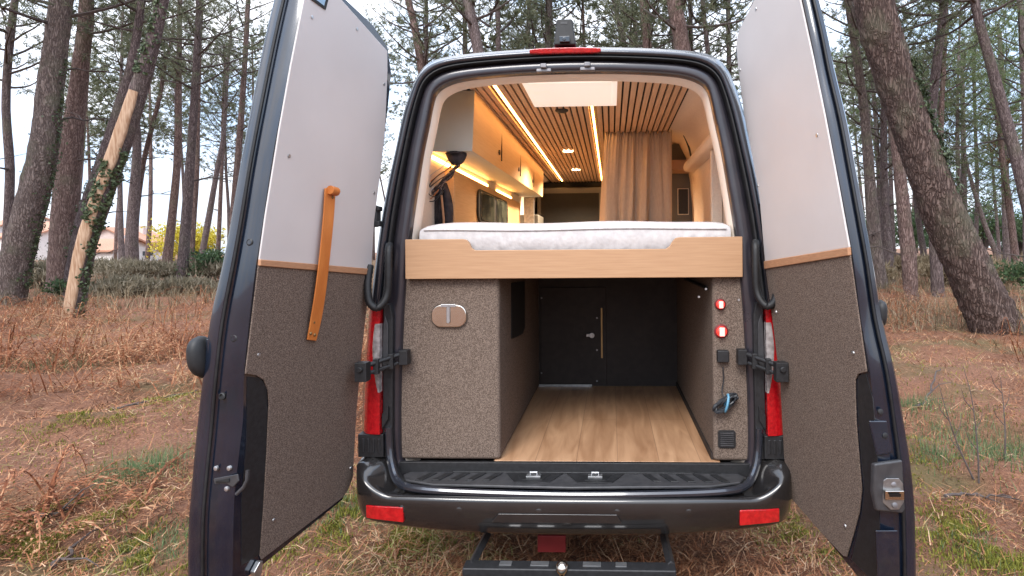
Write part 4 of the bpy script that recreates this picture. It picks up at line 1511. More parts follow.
def crown_mesh(name, seed, rad_, hgt, nb, ntuft, nneedle, mat, needle=.2, low=0.0, wid=.011):
    """a pine crown around the local z axis, z from 0 to hgt: needle tufts on branches"""
    rg = np.random.default_rng(seed)
    tw = MB()
    tpos, tdir = [], []
    per = max(1, ntuft // nb)
    for i in range(nb):
        z0_ = hgt * (low + (1 - low) * (i + .5 * rg.random()) / nb)
        t = z0_ / hgt
        prof_ = math.sin(math.pi * min(1, .22 + .70 * t)) ** .8
        ln_ = rad_ * prof_ * (.65 + .5 * rg.random())
        az = i * 2.4 + rg.normal() * .4
        el = R(8 + 34 * t + rg.normal() * 9)
        pts, p = [], np.array([0, 0, z0_])
        for k in range(6):
            pts.append(p.copy())
            e2 = el + .10 * k
            p = p + np.array([math.cos(az) * math.cos(e2), math.sin(az) * math.cos(e2), math.sin(e2)]) * ln_ / 5
            az += rg.normal() * .12
        tw.tube([Vector(q) for q in pts], [.035 * (1 - k / 6.5) * (1.1 - .6 * t) + .004 for k in range(6)], 5)
        for k in range(per):
            s = .25 + .75 * rg.random() ** .7
            f = s * 5
            j = min(4, int(f))
            q = pts[j] * (1 - (f - j)) + pts[j + 1] * (f - j)
            off = rg.normal(size=3) * np.array([.34, .34, .20]) * (rad_ / 2.4) * (.6 + .5 * s)
            tpos.append(q + off)
            dv = off * 1.2 + np.array([math.cos(az), math.sin(az), .7]) * .4
            tdir.append(dv / (np.linalg.norm(dv) + 1e-6))
    tpos, tdir = np.array(tpos), np.array(tdir)
    nt_ = len(tpos)
    pos = np.repeat(tpos, nneedle, 0)
    dr = np.repeat(tdir, nneedle, 0) * .75 + rg.normal(size=(nt_ * nneedle, 3)) * .75
    dr /= np.linalg.norm(dr, axis=1)[:, None] + 1e-9
    sd = np.cross(dr, rg.normal(size=dr.shape))
    sd /= np.linalg.norm(sd, axis=1)[:, None] + 1e-9
    ln_ = needle * (.6 + .7 * rg.random(len(pos)))[:, None]
    pos = pos + rg.normal(size=pos.shape) * .03
    tri_ = np.stack([pos - sd * wid, pos + sd * wid, pos + dr * ln_], 1)
    fo = soup(name, tri_, mat)
    br_ = tw.build('branches', M['twig'], recalc=False)
    return fo, br_


CROWNS, FRESH = [], []
for i in range(4):
    CROWNS.append(crown_mesh('foliage', 100 + i, 2.7 + .3 * (i % 2), 6.0, 30, 620, 13, M['needles'], wid=.0105))
for i in range(2):
    FRESH.append(crown_mesh('foliage', 200 + i, 2.5, 7.5, 40, 900, 13, M['needles_fresh'], .20, wid=.012))
RUST = crown_mesh('foliage', 300, 1.3, 2.2, 9, 130, 14, M['needles_rust'])
FAR = [crown_mesh('foliage', 400 + i, 2.6, 6.5, 22, 460, 13, M['needles'], .27, wid=.02) for i in range(3)]
PROTOS = [p for q in CROWNS + FRESH + [RUST] + FAR for p in q]


def use(pair, parent, loc, rz, sc):
    for o, nm in zip(pair, ('foliage', 'branches')):
        c = o.copy()
        c.name = nm
        COL.objects.link(c)
        c.parent = parent
        c.location = loc
        c.rotation_euler = (0, 0, rz)
        c.scale = sc if isinstance(sc, tuple) else (sc, sc, sc)


def trunk_rings(path, radii, seg, rough, seed, flare=.0):
    """resampled trunk tube with knobbly bark outline"""
    rg = random.Random(seed)
    ph = [rg.uniform(0, 6.28) for _ in range(8)]
    n_ = len(path)
    rings = []
    for i, p in enumerate(path):
        t = (path[min(i + 1, n_ - 1)] - path[max(i - 1, 0)]).normalized()
        a = t.cross(Vector((0, 1, 0))).normalized()
        b_ = a.cross(t).normalized()
        ring_ = []
        for k in range(seg):
            an = 2 * math.pi * k / seg
            rr_ = radii[i] * (1 + .03 * math.sin(3 * an + ph[0] + i * .13) + .02 * math.sin(5 * an + ph[1] - i * .31))
            if rough:
                rr_ *= 1 + rough * (rg.random() - .5) + rough * .8 * math.sin(11 * an + ph[2] + 1.7 * math.sin(i * .45 + ph[3])) * math.sin(i * .8 + 3 * an + ph[4])
            ring_.append(p + a * (rr_ * math.cos(an)) + b_ * (rr_ * math.sin(an)))
        rings.append(ring_)
    return rings


def ivy_leaves(path, radii, t0, t1, az0, spread, count, size, rg, loose=.5):
    pts = []
    n_ = len(path)
    for _ in range(count):
        f = (t0 + (t1 - t0) * rg.random()) * (n_ - 1)
        j = min(n_ - 2, int(f))
        p = path[j].lerp(path[j + 1], f - j)
        rr_ = radii[j] * (1 + loose * abs(rg.gauss(0, .35))) + .01
        t = (path[j + 1] - path[j]).normalized()
        a = t.cross(Vector((0, 1, 0))).normalized()
        b_ = a.cross(t).normalized()
        an = az0 + rg.gauss(0, 1) * spread * (.55 + .45 * math.sin(f * .9 + az0))
        nrm = a * math.cos(an) + b_ * math.sin(an)
        c = p + nrm * rr_
        nn = (nrm + Vector((rg.gauss(0, .5), rg.gauss(0, .5), rg.gauss(0, .5)))).normalized()
        e1 = nn.orthogonal().normalized()
        e1 = (Matrix.Rotation(rg.uniform(0, 6.28), 3, nn) @ e1)
        e2 = nn.cross(e1)
        s = size * rg.uniform(.55, 1.25)
        A, B, C_, D_ = c + e1 * s, c + e2 * s * .7, c - e1 * s * .7, c - e2 * s * .7
        pts += [[A, B, C_], [A, C_, D_]]
    return np.array([[tuple(q) for q in t] for t in pts])


TREES = []


def pine(label, d, px, wpx, bark, seg=12, rough=.05, top=None, crown=None, crown_z=None, ivy=None, stubs=3, flare=.25, group=None, name='pine_tree', seed=None, raw=None, cat='tree'):
    """a tree measured in the photograph: centre line pixels from top to base at distance d"""
    seed = seed if seed is not None else len(TREES) * 13 + 5
    rg = random.Random(seed)
    yy = d - D
    pts = [P(u, v, yy) for u, v in px]
    sc = .84 * d / F
    rad_ = [w_ * sc / 2 for w_ in wpx]
    base = pts[-1]
    # continue to the ground
    dirv = (pts[-1] - pts[-2]).normalized()
    g = gzs(base.x, base.y)
    ext = []
    if base.z > g - .25:
        k = (base.z - g + .3) / max(.3, -dirv.z)
        ext = [base + dirv * k]
    low = [p for p in pts] + ext
    lr = list(rad_) + [rad_[-1] * 1.12] * len(ext)
    # continue above the frame
    upd = (pts[0] - pts[1]).normalized()
    upd = (upd + Vector((0, 0, .35))).normalized()
    topz = top or (pts[0].z + (4.5 if d < 16.5 else 2.6))
    k = max(.5, (topz - pts[0].z) / upd.z)
    wig = Vector((rg.uniform(-.15, .15), rg.uniform(-.3, .3), 0))
    path = [pts[0] + upd * k, pts[0] + upd * k * .5 + wig] + low
    rads = [rad_[0] * .35, rad_[0] * .75] + lr
    sm = cr_spline([(*p, r_) for p, r_ in zip(path, rads)], max(5, int(46 / len(path)) if d < 16 else 5))
    sm = sm[::-1]
    ppath = [Vector(s[:3]) for s in sm]
    prad = [float(s[3]) for s in sm]
    if d < 16:     # finer rings for near trunks
        q, qr = [], []
        for i in range(len(ppath) - 1):
            for j in range(3):
                q.append(ppath[i].lerp(ppath[i + 1], j / 3))
                qr.append(prad[i] * (1 - j / 3) + prad[i + 1] * j / 3)
        ppath, prad = q + [ppath[-1]], qr + [prad[-1]]
    gz0 = ppath[0].z
    for i, p in enumerate(ppath):
        hh = p.z - gz0
        prad[i] *= 1 + flare * math.exp(-hh / .45)
    root = empty(name, (ppath[0].x, ppath[0].y, g))
    off = root.location
    tag(root, label, cat, group)
    mb = MB()
    mb.loft(trunk_rings(ppath, prad, seg, rough, seed))
    tk = mb.build('trunk', bark, root, off=off, sharp=180, recalc=False)
    # dead branch stubs and thin bare boughs
    if stubs:
        for _ in range(stubs):
            mb = MB()
            j = rg.randint(int(len(ppath) * .22), int(len(ppath) * .85))
            az = rg.uniform(0, 6.28)
            L_ = rg.uniform(.25, 2.0)
            p = ppath[j]
            q = [p]
            for s in range(6):
                az += rg.gauss(0, .22)
                q.append(q[-1] + Vector((math.cos(az), math.sin(az) * .8, rg.uniform(-.15, .45))) * L_ / 6)
            r0_ = min(.03, prad[j] * .35) * (.5 + L_ / 2.5)
            mb.tube(q, [r0_ * (1 - s / 6.6) for s in range(7)], 5)
            if L_ > .8:
                for _k in range(3):
                    s0 = q[rg.randint(2, 5)]
                    a2 = az + rg.uniform(-1.2, 1.2)
                    mb.tube([s0, s0 + Vector((math.cos(a2), math.sin(a2), rg.uniform(-.1, .5))) * .25 * L_, s0 + Vector((math.cos(a2 + .3), math.sin(a2 + .3), rg.uniform(.0, .6))) * .45 * L_], [r0_ * .45, r0_ * .3, r0_ * .1], 4)
            mb.build('dead_branch', M['twig'], root, off=off, recalc=False)
    if ivy:
        tris = [ivy_leaves(ppath, prad, *iv, rg) for iv in ivy]
        tris = np.concatenate(tris) - np.array(off)[None, None, :]
        soup('ivy', tris, M['ivy'], root)
    if raw:
        t0, t1, a0, a1 = raw
        rows = []
        j0, j1 = int(t0 * (len(ppath) - 1)), int(t1 * (len(ppath) - 1))
        for j in range(j0, j1 + 1):
            p = ppath[j]
            t = (ppath[j + 1] - ppath[j - 1]).normalized()
            a = t.cross(Vector((0, 1, 0))).normalized()
            b_ = a.cross(t).normalized()
            f = (j - j0) / max(1, j1 - j0)
            wd = min(1, math.sin(math.pi * (.10 + .72 * f)) * 2.4) * (.86 + .10 * math.sin(j * .21 + 1) + .04 * math.sin(j * .9))
            row = []
            for k in range(9):
                an = (a0 + a1) / 2 + (a1 - a0) / 2 * wd * (k / 4 - 1)
                rr_ = prad[j] * (1.13 - .10 * (1 - abs(k / 4 - 1))) + .004
                if k in (0, 8):
                    rr_ = prad[j] * .8
                row.append(p + a * (rr_ * math.cos(an)) + b_ * (rr_ * math.sin(an)))
            rows.append(row)
        MB().loft(rows, closed=False).build('stripped_wood', M['raw_wood'], root, off=off, sharp=180)
    if crown is not None:
        tp = ppath[-1]
        for cc in (crown if isinstance(crown, list) else [crown]):
            pr, scl, dz = cc
            # anchor on the trunk at height dz below the top
            zt_ = tp.z - dz
            j = min(range(len(ppath)), key=lambda i: abs(ppath[i].z - zt_))
            use(pr, root, ppath[j] - Vector(off), rg.uniform(0, 6.28), scl)
    TREES.append((root, d, ppath))
    return root


C0, C1, C2, C3 = CROWNS
PI = math.pi
# ---------------- left side
pine('thin leaning pine at the extreme left edge of the picture', 17, [(15, 0), (8, 60), (6, 110), (10, 170), (8, 225), (4, 285)], [7, 8, 8.5, 9, 9, 9], BARK[2], crown=(C0, 1., 5.5), stubs=4)
pine('thick pine with rough grey-brown bark and ivied flank, second trunk from the left', 13.5, [(61, 0), (52, 80), (42, 160), (24, 230), (10, 285), (4, 312)], [22, 24, 28, 30, 32, 34], BARK[3], 24, .07, crown=(C1, 1.2, 5.5),
     ivy=[(.25, .66, 3.0, .4, 800, .035), (.45, .75, .2, .35, 260, .035)], stubs=3)
pine('straight thick pine with ivy up its left side, third trunk from the left', 15.5, [(87, 0), (80, 70), (73, 130), (66, 200), (60, 296)], [14, 16.5, 21, 24.5, 26], BARK[1], 22, .06, crown=(C2, 1.1, 5.5),
     ivy=[(.08, .52, .15, .4, 900, .04)], stubs=3)
pine('broken leaning trunk with a long pale strip of bare wood and ivy leaves', 11.2, [(163, 0), (150, 52), (138, 92), (119, 150), (99, 205), (84, 255), (71, 328)], [12, 16, 19, 21, 21.5, 20, 21], BARK[2], 20, .04, flare=.1, top=9.0,
     ivy=[(.60, .86, -1.4, 1.5, 560, .038), (.05, .45, -2.9, .45, 900, .040), (.30, .42, -1.6, .9, 260, .05)], raw=(.02, .56, -2.7, -.95), stubs=2, name='broken_tree')
pine('dark trunk leaning right just behind the broken pale-stripped trunk', 14.5, [(134, 52), (120, 105), (103, 160), (88, 205), (78, 250), (70, 300)], [9, 11, 13, 15, 16, 17], BARK[2], 16, .05, crown=(C3, .9, 4),
     ivy=[(.2, .6, .3, .9, 500, .045)], stubs=2)
pine('slim pine forking low, right of the broken leaning trunk', 25, [(133, 0), (134, 60), (135, 110), (137, 150), (133, 210), (131, 266)], [7, 7.5, 8, 9, 12, 15], BARK[0], crown=(C0, 1.05, 6.5), stubs=7)
pine('thin curved pine branching away from the foot of the slim forked one', 25.6, [(166, 60), (160, 95), (150, 135), (143, 165), (136, 215), (134, 262)], [4, 4.5, 5, 5.5, 7, 9], BARK[1], crown=(C1, .6, 3.5), stubs=5)
pine('slim straight pine standing left of the yellow bush', 26, [(180, 0), (179, 80), (178, 150), (173, 210), (167, 264)], [5, 6, 7.5, 9, 10], BARK[1], crown=(C2, 1., 6.5), stubs=8)
pine('slim pine with ivied foot rising in front of the yellow bush', 19, [(199, 0), (196, 70), (192, 140), (187, 210), (181, 290)], [6, 7.5, 9, 11, 12], BARK[2], 14, .05, crown=(C3, 1., 6),
     ivy=[(.06, .2, 1., 2.5, 260, .055)], stubs=7)
pine('thin twin-stemmed pine close beside the ivied-foot pine', 22, [(200, 40), (198, 110), (197, 170), (193, 230), (190, 275)], [4, 4.5, 5, 6, 6.5], BARK[1], crown=(C0, .7, 4), stubs=4)
pine('slender leaning pine right of the yellow bush', 30, [(228, 60), (224, 130), (218, 165), (210, 210), (202, 255)], [4, 4.5, 5.5, 6.5, 7], BARK[0], crown=(C1, 1., 6), stubs=5)
pine('very thin reddish pine between the yellow bush and the open left door', 31, [(224, 90), (222, 160), (220, 210), (218, 255)], [3.5, 4, 4.5, 5], BARK[1], crown=(C2, .9, 6), stubs=3)
pine('thin pine touching the outer edge of the open left door', 24, [(248, 0), (245, 60), (241, 120), (236, 180), (230, 260)], [5, 5.5, 6.5, 7, 8], BARK[1], crown=(C3, 1.05, 6.5), stubs=7)
pine('thin dark pine standing closest left of the open left door', 33, [(226, 170), (228, 200), (229, 225), (229, 256)], [3, 3.5, 4, 4.5], BARK[2], crown=(C0, .8, 6), stubs=2, top=12)
# ---------------- behind the van, between the doors
pine('leaning pine above the roof corner, nearest the left door', 19, [(408, 0), (413, 20), (421, 66), (428, 130), (436, 240), (440, 290)], [8, 8.5, 9.5, 11, 13, 15], BARK[1], crown=(C1, 1., 5.5), stubs=5)
pine('thin dark pine right behind the leaning one above the left roof corner', 22, [(426, 0), (426, 40), (425, 100), (424, 200), (423, 280)], [4.5, 5, 6, 7, 8], BARK[2], crown=(C2, .9, 5.5), stubs=4)
pine('thin pine above the left part of the van roof', 24, [(464, 0), (465, 40), (466, 120), (466, 270)], [5, 5.5, 7, 9], BARK[2], crown=(C3, 1., 6), stubs=5)
pine('stout pine leaning left above the left part of the van roof', 16, [(468, 0), (476, 40), (488, 110), (500, 200), (508, 290)], [12, 13, 15, 17, 20], BARK[0], 16, .05, crown=(C0, 1.1, 5.5), stubs=4)
pine('thin pine above the roof, left of the roof camera', 25, [(529, 0), (528, 50), (527, 150), (526, 270)], [5, 5.5, 7, 9], BARK[2], crown=(C1, 1., 6.5), stubs=6)
pine('mossy pine directly behind the roof camera', 21, [(549, 0), (548, 45), (546, 150), (545, 280)], [8, 8.5, 10, 12], BARK[3], crown=(C2, 1., 6), stubs=5)
pine('thin leaning pine above the roof, right of the brake light', 24, [(614, 0), (623, 40), (633, 100), (650, 270)], [6, 6.5, 8, 10], BARK[0], crown=(C3, 1., 6), stubs=5)
pine('straight reddish pine above the middle right of the roof', 19, [(644, 0), (647, 40), (650, 110), (653, 285)], [10, 10.5, 12, 14], BARK[1], 14, .05, crown=(C0, 1., 5.5), stubs=5)
pine('stoutest pine behind the roof, left of the right door', 14.5, [(674, 0), (681, 40), (690, 110), (700, 305)], [17, 18, 20, 24], BARK[1], 18, .06, crown=(C1, 1.1, 5.5), stubs=3)
pine('thin dark pine hugging the right side of the stoutest roof pine', 20, [(690, 0), (691, 45), (694, 120), (700, 280)], [5, 5.5, 7, 9], BARK[2], crown=(C2, .9, 5.5), stubs=4)
pine('slender pine glimpsed between roof corner and right door', 23, [(728, 0), (729, 60), (732, 140), (736, 275)], [5, 5.5, 6.5, 8], BARK[2], crown=(C3, 1., 6), stubs=6)
# ---------------- right side
pine('big leaning pine with thick cracked bark and ivy, right of the right door', 9.6, [(873, 0), (888, 55), (905, 109), (921, 155), (938, 200), (966, 262), (985, 305), (1001, 338)], [41, 41, 40, 41, 43, 46, 49, 53], BARK[4], 40, .06,
     crown=(C0, 1.3, 5.8), ivy=[(.47, .68, -2.75, .42, 900, .034), (.1, .4, 3.0, .35, 260, .03), (.40, .50, -2.4, .35, 200, .03)], stubs=0, flare=.12, top=13.5)
pine('slim pine standing between the right door and the big leaning pine', 17, [(848, 0), (857, 60), (864, 110), (869, 170), (873, 225), (880, 290)], [9, 9.5, 10, 12, 14, 17], BARK[3], 14, .05, crown=(C1, 1., 5.5), stubs=8)
pine('dark trunk with twisted stem left of the big leaning pine foot', 19.5, [(884, 110), (884, 160), (885, 200), (887, 240), (890, 285)], [7, 8, 9, 11, 13], BARK[2], 14, .05, crown=(C2, 1., 5), stubs=4)
pine('reddish straight pine leaning past the big trunk, its foot bare and dark', 14.8, [(884, 60), (893, 120), (900, 175), (905, 225), (909, 262), (911, 291)], [9, 11, 13, 15, 16, 14], BARK[1], 16, .05, crown=(C3, 1., 4.5), stubs=3)
pine('second thin stem close behind the twisted dark trunk', 24, [(874, 100), (878, 160), (880, 220), (884, 272)], [4.5, 5, 6, 7], BARK[2], crown=(C0, .9, 6), stubs=4)
pine('thin dark stem right of the bare-footed reddish pine', 27, [(911, 120), (914, 180), (919, 225), (926, 266)], [5, 5.5, 6.5, 7.5], BARK[2], crown=(C1, 1., 6), stubs=3)
pine('short dark stem half hidden under the big leaning pine', 25, [(925, 130), (929, 190), (933, 230), (937, 266)], [6, 6.5, 7.5, 9], BARK[2], crown=(C2, 1., 6), stubs=3)
pine('dark straight pine crossing behind the upper part of the big leaning pine', 15.5, [(944, 0), (938, 55), (932, 109), (931, 165), (934, 230), (938, 290)], [8.5, 9.5, 10.5, 11, 12, 13], BARK[2], 14, .05, crown=(C3, 1., 5.5), stubs=4)
pine('thin reddish pine just right of the dark straight pine', 20, [(946, 0), (944, 60), (941, 120), (940, 190), (940, 270)], [4.5, 5, 6, 7, 8], BARK[1], crown=(FRESH[1], .8, 6.5), stubs=4)
pine('thin dark pine leaning left across the sky at the upper right', 13, [(974, 0), (984, 40), (994, 75), (1006, 120), (1018, 165), (1034, 230), (1050, 300)], [9, 10, 11, 12, 13, 14, 16], BARK[2], 14, .05, crown=(C1, 1., 5), stubs=5)
pine('pine at the extreme right edge of the picture', 20, [(1020, 0), (1023, 60), (1026, 130), (1028, 280)], [6, 7, 8, 10], BARK[0], crown=(FRESH[0], .9, 7.5), stubs=4)
pine('very thin upright stem against the sky right of the big leaning pine', 34, [(974, 60), (975, 120), (977, 180), (976, 240), (976, 262)], [3.5, 3.5, 4, 4.5, 5], BARK[2], crown=(FRESH[0], .8, 7), stubs=6)
pine('slim stem leaning left between the thin upright stem and the edge pines', 32, [(974, 190), (983, 220), (992, 243), (1001, 266)], [4.5, 5, 5.5, 7], BARK[0], crown=(C3, .7, 5), stubs=2, top=8)
pine('slim reddish stem leaning left near the right edge', 24, [(999, 125), (1003, 165), (1009, 205), (1016, 262)], [5.5, 6, 7, 8], BARK[1], crown=(FRESH[1], .7, 6), stubs=4)
pine('thin bare stem low between two leaning stems near the right edge', 36, [(992, 160), (995, 200), (998, 235), (1000, 262)], [2.5, 3, 3.5, 4], BARK[2], crown=(FRESH[0], .6, 6), stubs=3)
# fresh green pines on the right
pine('bushy light green pine with a rust-brown bough at the upper right', 27, [(1000, 40), (1003, 120), (1006, 200), (1008, 268)], [5, 7, 8, 9], BARK[0], crown=[(FRESH[0], 1.1, 7.5), (RUST, 1.2, 7.2)], stubs=2, top=12.5)
pine('light green pine filling the gap right of the big leaning pine', 33, [(962, 60), (963, 120), (964, 200), (965, 264)], [4, 5, 6, 7], BARK[0], crown=(FRESH[1], 1.15, 8.5), stubs=2, top=12.5)
pine('light green pine behind the slim pine next to the right door', 34, [(838, 70), (840, 130), (842, 200), (843, 264)], [4, 5, 6, 7], BARK[0], crown=(FRESH[0], 1.1, 8.0), stubs=2, top=11.5)

# ---------------- the far wood: individual trees, thin at this distance
far_protos = []
for k in range(3):
    root = empty('pine_tree', (0, 0, 0))
    tag(root, 'slender distant pine in the hazy wood far behind the nearer trunks', 'tree', 'far pines behind the nearer trees')
    hh = 12.5 + k
    rg = random.Random(k)
    path = [Vector((.25 * math.sin(t * 3 + k), .2 * math.cos(t * 2.2 + k), -.3 + (hh + .3) * t)) for t in np.linspace(0, 1, 12)]
    MB().loft(trunk_rings(path, [.13 * (1 - .7 * t) for t in np.linspace(0, 1, 12)], 8, .04, k)).build('trunk', BARK[k], root, sharp=180, recalc=False)
    use(FAR[k], root, (path[-1].x, path[-1].y, hh - 6.2), 0, 1.)
    far_protos.append(root)
rg = random.Random(5)
placed = []
tries = 0
forced = [(-13 + 1.9 * i + rg.uniform(-.6, .6), 18.5 + (i * 11) % 13) for i in range(14)]
first = [True] * 3
while len(placed) < 66 and tries < 4000:
    tries += 1
    a = R(rg.uniform(-50, 42) if len(placed) < 46 else rg.choice((rg.uniform(-95, -50), rg.uniform(42, 90))))
    r_ = rg.uniform(27, 66) if -34 < math.degrees(a) < 20 else rg.uniform(30 if len(placed) < 46 else 16, 66)
    if forced:
        a, r_ = R(forced[0][0]), forced[0][1]
        forced.pop(0)
    x_, y_ = CX + r_ * math.sin(a), -D + r_ * math.cos(a)
    if any((x_ - p[0]) ** 2 + (y_ - p[1]) ** 2 < 9 for p in placed):
        continue
    k = rg.randint(0, 2)
    src = far_protos[k]
    if first[k]:
        o = src
        first[k] = False
    else:
        o = src.copy()
        COL.objects.link(o)
        for ch in src.children:
            c = ch.copy()
            COL.objects.link(c)
            c.parent = o
    o.location = (x_, y_, gzs(x_, y_))
    s = rg.uniform(.85, 1.25)
    o.scale = (s, s, s)
    o.rotation_euler = (rg.gauss(0, .045), rg.gauss(0, .045), rg.uniform(0, 6.28))
    placed.append((x_, y_))

for o in PROTOS:
    bpy.data.objects.remove(o)

# ================================================================== SHRUBS


def shrub(name, label, px, d, w, h, mat, n_leaf, leaf, seed, group=None, twigs=14, upright=.5, cat='shrub'):
    rg = np.random.default_rng(seed)
    x_ = CX + (px - 611) / F * d
    y_ = d - D
    root = empty(name, (x_, y_, gzs(x_, y_)))
    tag(root, label, cat, group)
    tw = MB()
    ends = []
    for k in range(twigs):
        az = rg.random() * 6.283
        rr_ = w / 2 * (rg.random() ** .6)
        tip = np.array([math.cos(az) * rr_, math.sin(az) * rr_, h * (.45 + .55 * rg.random()) * (1 - .35 * (rr_ / (w / 2)) ** 2)])
        mid = tip * np.array([.35, .35, .6]) + rg.normal(size=3) * .04
        tw.tube([Vector((0, 0, -.03)), Vector(mid), Vector(tip)], [.012 * h + .004, .008 * h + .003, .003], 4)
        ends.append((mid, tip))
    tw.build('stem', M['twig'], root, recalc=False)
    idx = rg.integers(0, len(ends), n_leaf)
    t = rg.random(n_leaf)[:, None] ** .6
    A = np.array([e[0] for e in ends])[idx]
    B = np.array([e[1] for e in ends])[idx]
    pos = A * (1 - t) + B * t + rg.normal(size=(n_leaf, 3)) * np.array([w * .11, w * .11, h * .08])
    pos[:, 2] = np.abs(pos[:, 2])
    dr = rg.normal(size=(n_leaf, 3)) + np.array([0, 0, upright * 2])
    dr /= np.linalg.norm(dr, axis=1)[:, None]
    sd = np.cross(dr, rg.normal(size=dr.shape))
    sd /= np.linalg.norm(sd, axis=1)[:, None]
    s = (leaf * (.6 + .8 * rg.random(n_leaf)))[:, None]
    wd = .28 if upright < .6 else .09
    tri_ = np.stack([pos - sd * s * wd, pos + sd * s * wd, pos + dr * s], 1)
    soup('leaves', tri_, mat, root)
    return root


shrub('mimosa_bush', 'bright yellow flowering bush beyond the slim trunks on the left', 178, 33, 3.4, 3.0, M['leaf_yellow'], 5200, .16, 1, twigs=26)
shrub('green_shrub', 'small green shrub at the foot of the pine with the ivied base', 199, 19.5, 1.5, 1.3, M['leaf_green'], 1700, .10, 2)
shrub('green_shrub', 'green shrub low at the right edge beside the big leaning pine foot', 1022, 13.5, 1.5, 1.2, M['leaf_green'], 1700, .09, 3)
shrub('green_shrub', 'green undergrowth shrub at the foot of the second left trunk', 44, 14.4, .9, .6, M['leaf_green'], 700, .09, 4)
for i, (px, d, w, h) in enumerate(((100, 21, 2.2, .8), (135, 19, 2.4, .75), (160, 20, 2.0, .65), (215, 20, 2.2, .8), (20, 18, 2.0, .9), (110, 15.5, 1.8, .6), (180, 16.5, 1.8, .55))):
    shrub('heath_shrub', ['tall grey-brown heath shrub behind the foot of the broken trunk', 'grey-brown heath shrub below the slim forked pine', 'grey-brown heath shrub left of the pine with the ivied foot',
                          'grey-brown heath shrub beside the outer edge of the left door', 'tall grey-brown heath shrub at the left picture edge', 'low grey-brown heath shrub right of the broken trunk foot',
                          'low grey-brown heath shrub in front of the small green shrub'][i], px, d, w, h, M['heath'], 2600, .20, 20 + i, 'heath shrubs under the left trees', 24, .9)
for i, (px, d, w, h) in enumerate(((858, 18, 2.0, .9), (935, 19, 2.4, .8), (985, 17.5, 1.8, .9), (900, 23, 2.6, .9))):
    shrub('heath_shrub', ['pale dry shrub close to the outer edge of the right door', 'pale dry shrub behind the big leaning pine', 'pale dry shrub between the big leaning pine foot and the right edge',
                          'pale dry shrub far behind the bare-footed reddish pine'][i], px, d, w, h, M['straw'], 2000, .24, 40 + i, 'dry shrubs under the right trees', 20, .9)
# far green understorey on the right, one bush after the other
for i in range(9):
    px = [842, 872, 905, 930, 955, 975, 990, 1010, 1040][i]
    shrub('green_bush', 'pale green bush in the far understorey between the right-hand trunks', px, 38 + (i * 7) % 11, 4.4, 3.0 + (i % 3) * .7, M['leaf_green'], 2600, .20, 60 + i, 'far green bushes on the right', 22)

# bare saplings at the right and sticks on the ground


def sapling(label, pts, d, r_):
    g0 = Vector((CX + (pts[0][0] - 611) / F * d, d - D, 0))
    g0.z = gzs(g0.x, g0.y)
    path = [Vector((CX + (u - 611) / F * d, d - D + .05 * i, 0)) for i, (u, v) in enumerate(pts)]
    for p, (u, v) in zip(path, pts):
        p.z = g0.z - (v - pts[0][1]) / F * d
    root = empty('sapling', tuple(g0))
    tag(root, label, 'sapling', 'bare saplings right of the right door')
    sp = [Vector(q) for q in cr_spline([tuple(p) for p in path], 5)]
    MB().tube(sp, [r_ * (1 - .8 * i / len(sp)) for i in range(len(sp))], 5).build('stem', M['twig'], root, off=g0)
    mb = MB()
    for k in (6, 9, 12):
        if k < len(sp):
            s = 1 if k % 2 else -1
            mb.tube([sp[k], sp[k] + Vector((.05 * s, .02, .07)), sp[k] + Vector((.07 * s, .03, .16))], [r_ * .5, r_ * .35, r_ * .1], 4)
    mb.build('twig', M['twig'], root, off=g0)


sapling('bare dark sapling leaning left, closest to the right door', [(963, 492), (957, 472), (952, 450), (948, 425), (946, 404)], 4.0, .007)
sapling('bare upright dark sapling in the middle of the three', [(968, 494), (972, 470), (974, 440), (974, 410), (971, 385)], 3.95, .007)
sapling('bare dark sapling leaning right, nearest the right picture edge', [(993, 480), (998, 455), (1001, 430), (1003, 405)], 4.2, .007)


def stick(label, pts, d, r_, name='fallen_branch'):
    path = []
    for i, (u, dd) in enumerate(pts):
        x_ = CX + (u - 611) / F * dd
        path.append(Vector((x_, dd - D, gzs(x_, dd - D) + .03)))
    root = empty(name, tuple(path[0]))
    tag(root, label, 'branch', 'fallen branches on the ground')
    sp = [Vector(q) + Vector((random.gauss(0, .01), random.gauss(0, .01), random.uniform(0, .02))) for q in cr_spline([tuple(p) for p in path], 5)]
    MB().tube(sp, [r_ * (1 - .6 * i / len(sp)) for i in range(len(sp))], 6).build('stick', M['twig'], root, off=path[0])
    mb = MB()
    for k in (3, 7):
        if k < len(sp) - 1:
            dv = (sp[k + 1] - sp[k]).normalized()
            sd = dv.cross(Vector((0, 0, 1)))
            mb.tube([sp[k], sp[k] + dv * .12 + sd * .08 + Vector((0, 0, .03)), sp[k] + dv * .2 + sd * .2 + Vector((0, 0, .03))], [r_ * .6, r_ * .4, r_ * .15], 5)
    mb.build('side_twig', M['twig'], root, off=path[0])


stick('dark bent branch on the needles at the lower left edge', [(2, 3.25), (22, 3.2), (50, 3.3), (62, 3.45)], 3, .012)
stick('short dark stick on the needles in the bottom left corner', [(28, 2.75), (45, 2.85), (58, 2.95)], 3, .012)
stick('thin grey branch lying left of the door handle', [(95, 5.2), (130, 5.3), (160, 5.55), (185, 5.6)], 5, .011)
stick('thin curved dark branch on the bracken right of the right door', [(908, 5.6), (918, 5.8), (928, 6.3), (932, 6.9)], 5, .013)
stick('pale stick lying under the right front of the bumper side', [(935, 3.6), (965, 3.75), (1000, 3.7)], 4, .010)

# ================================================================== HOUSES FAR BEHIND


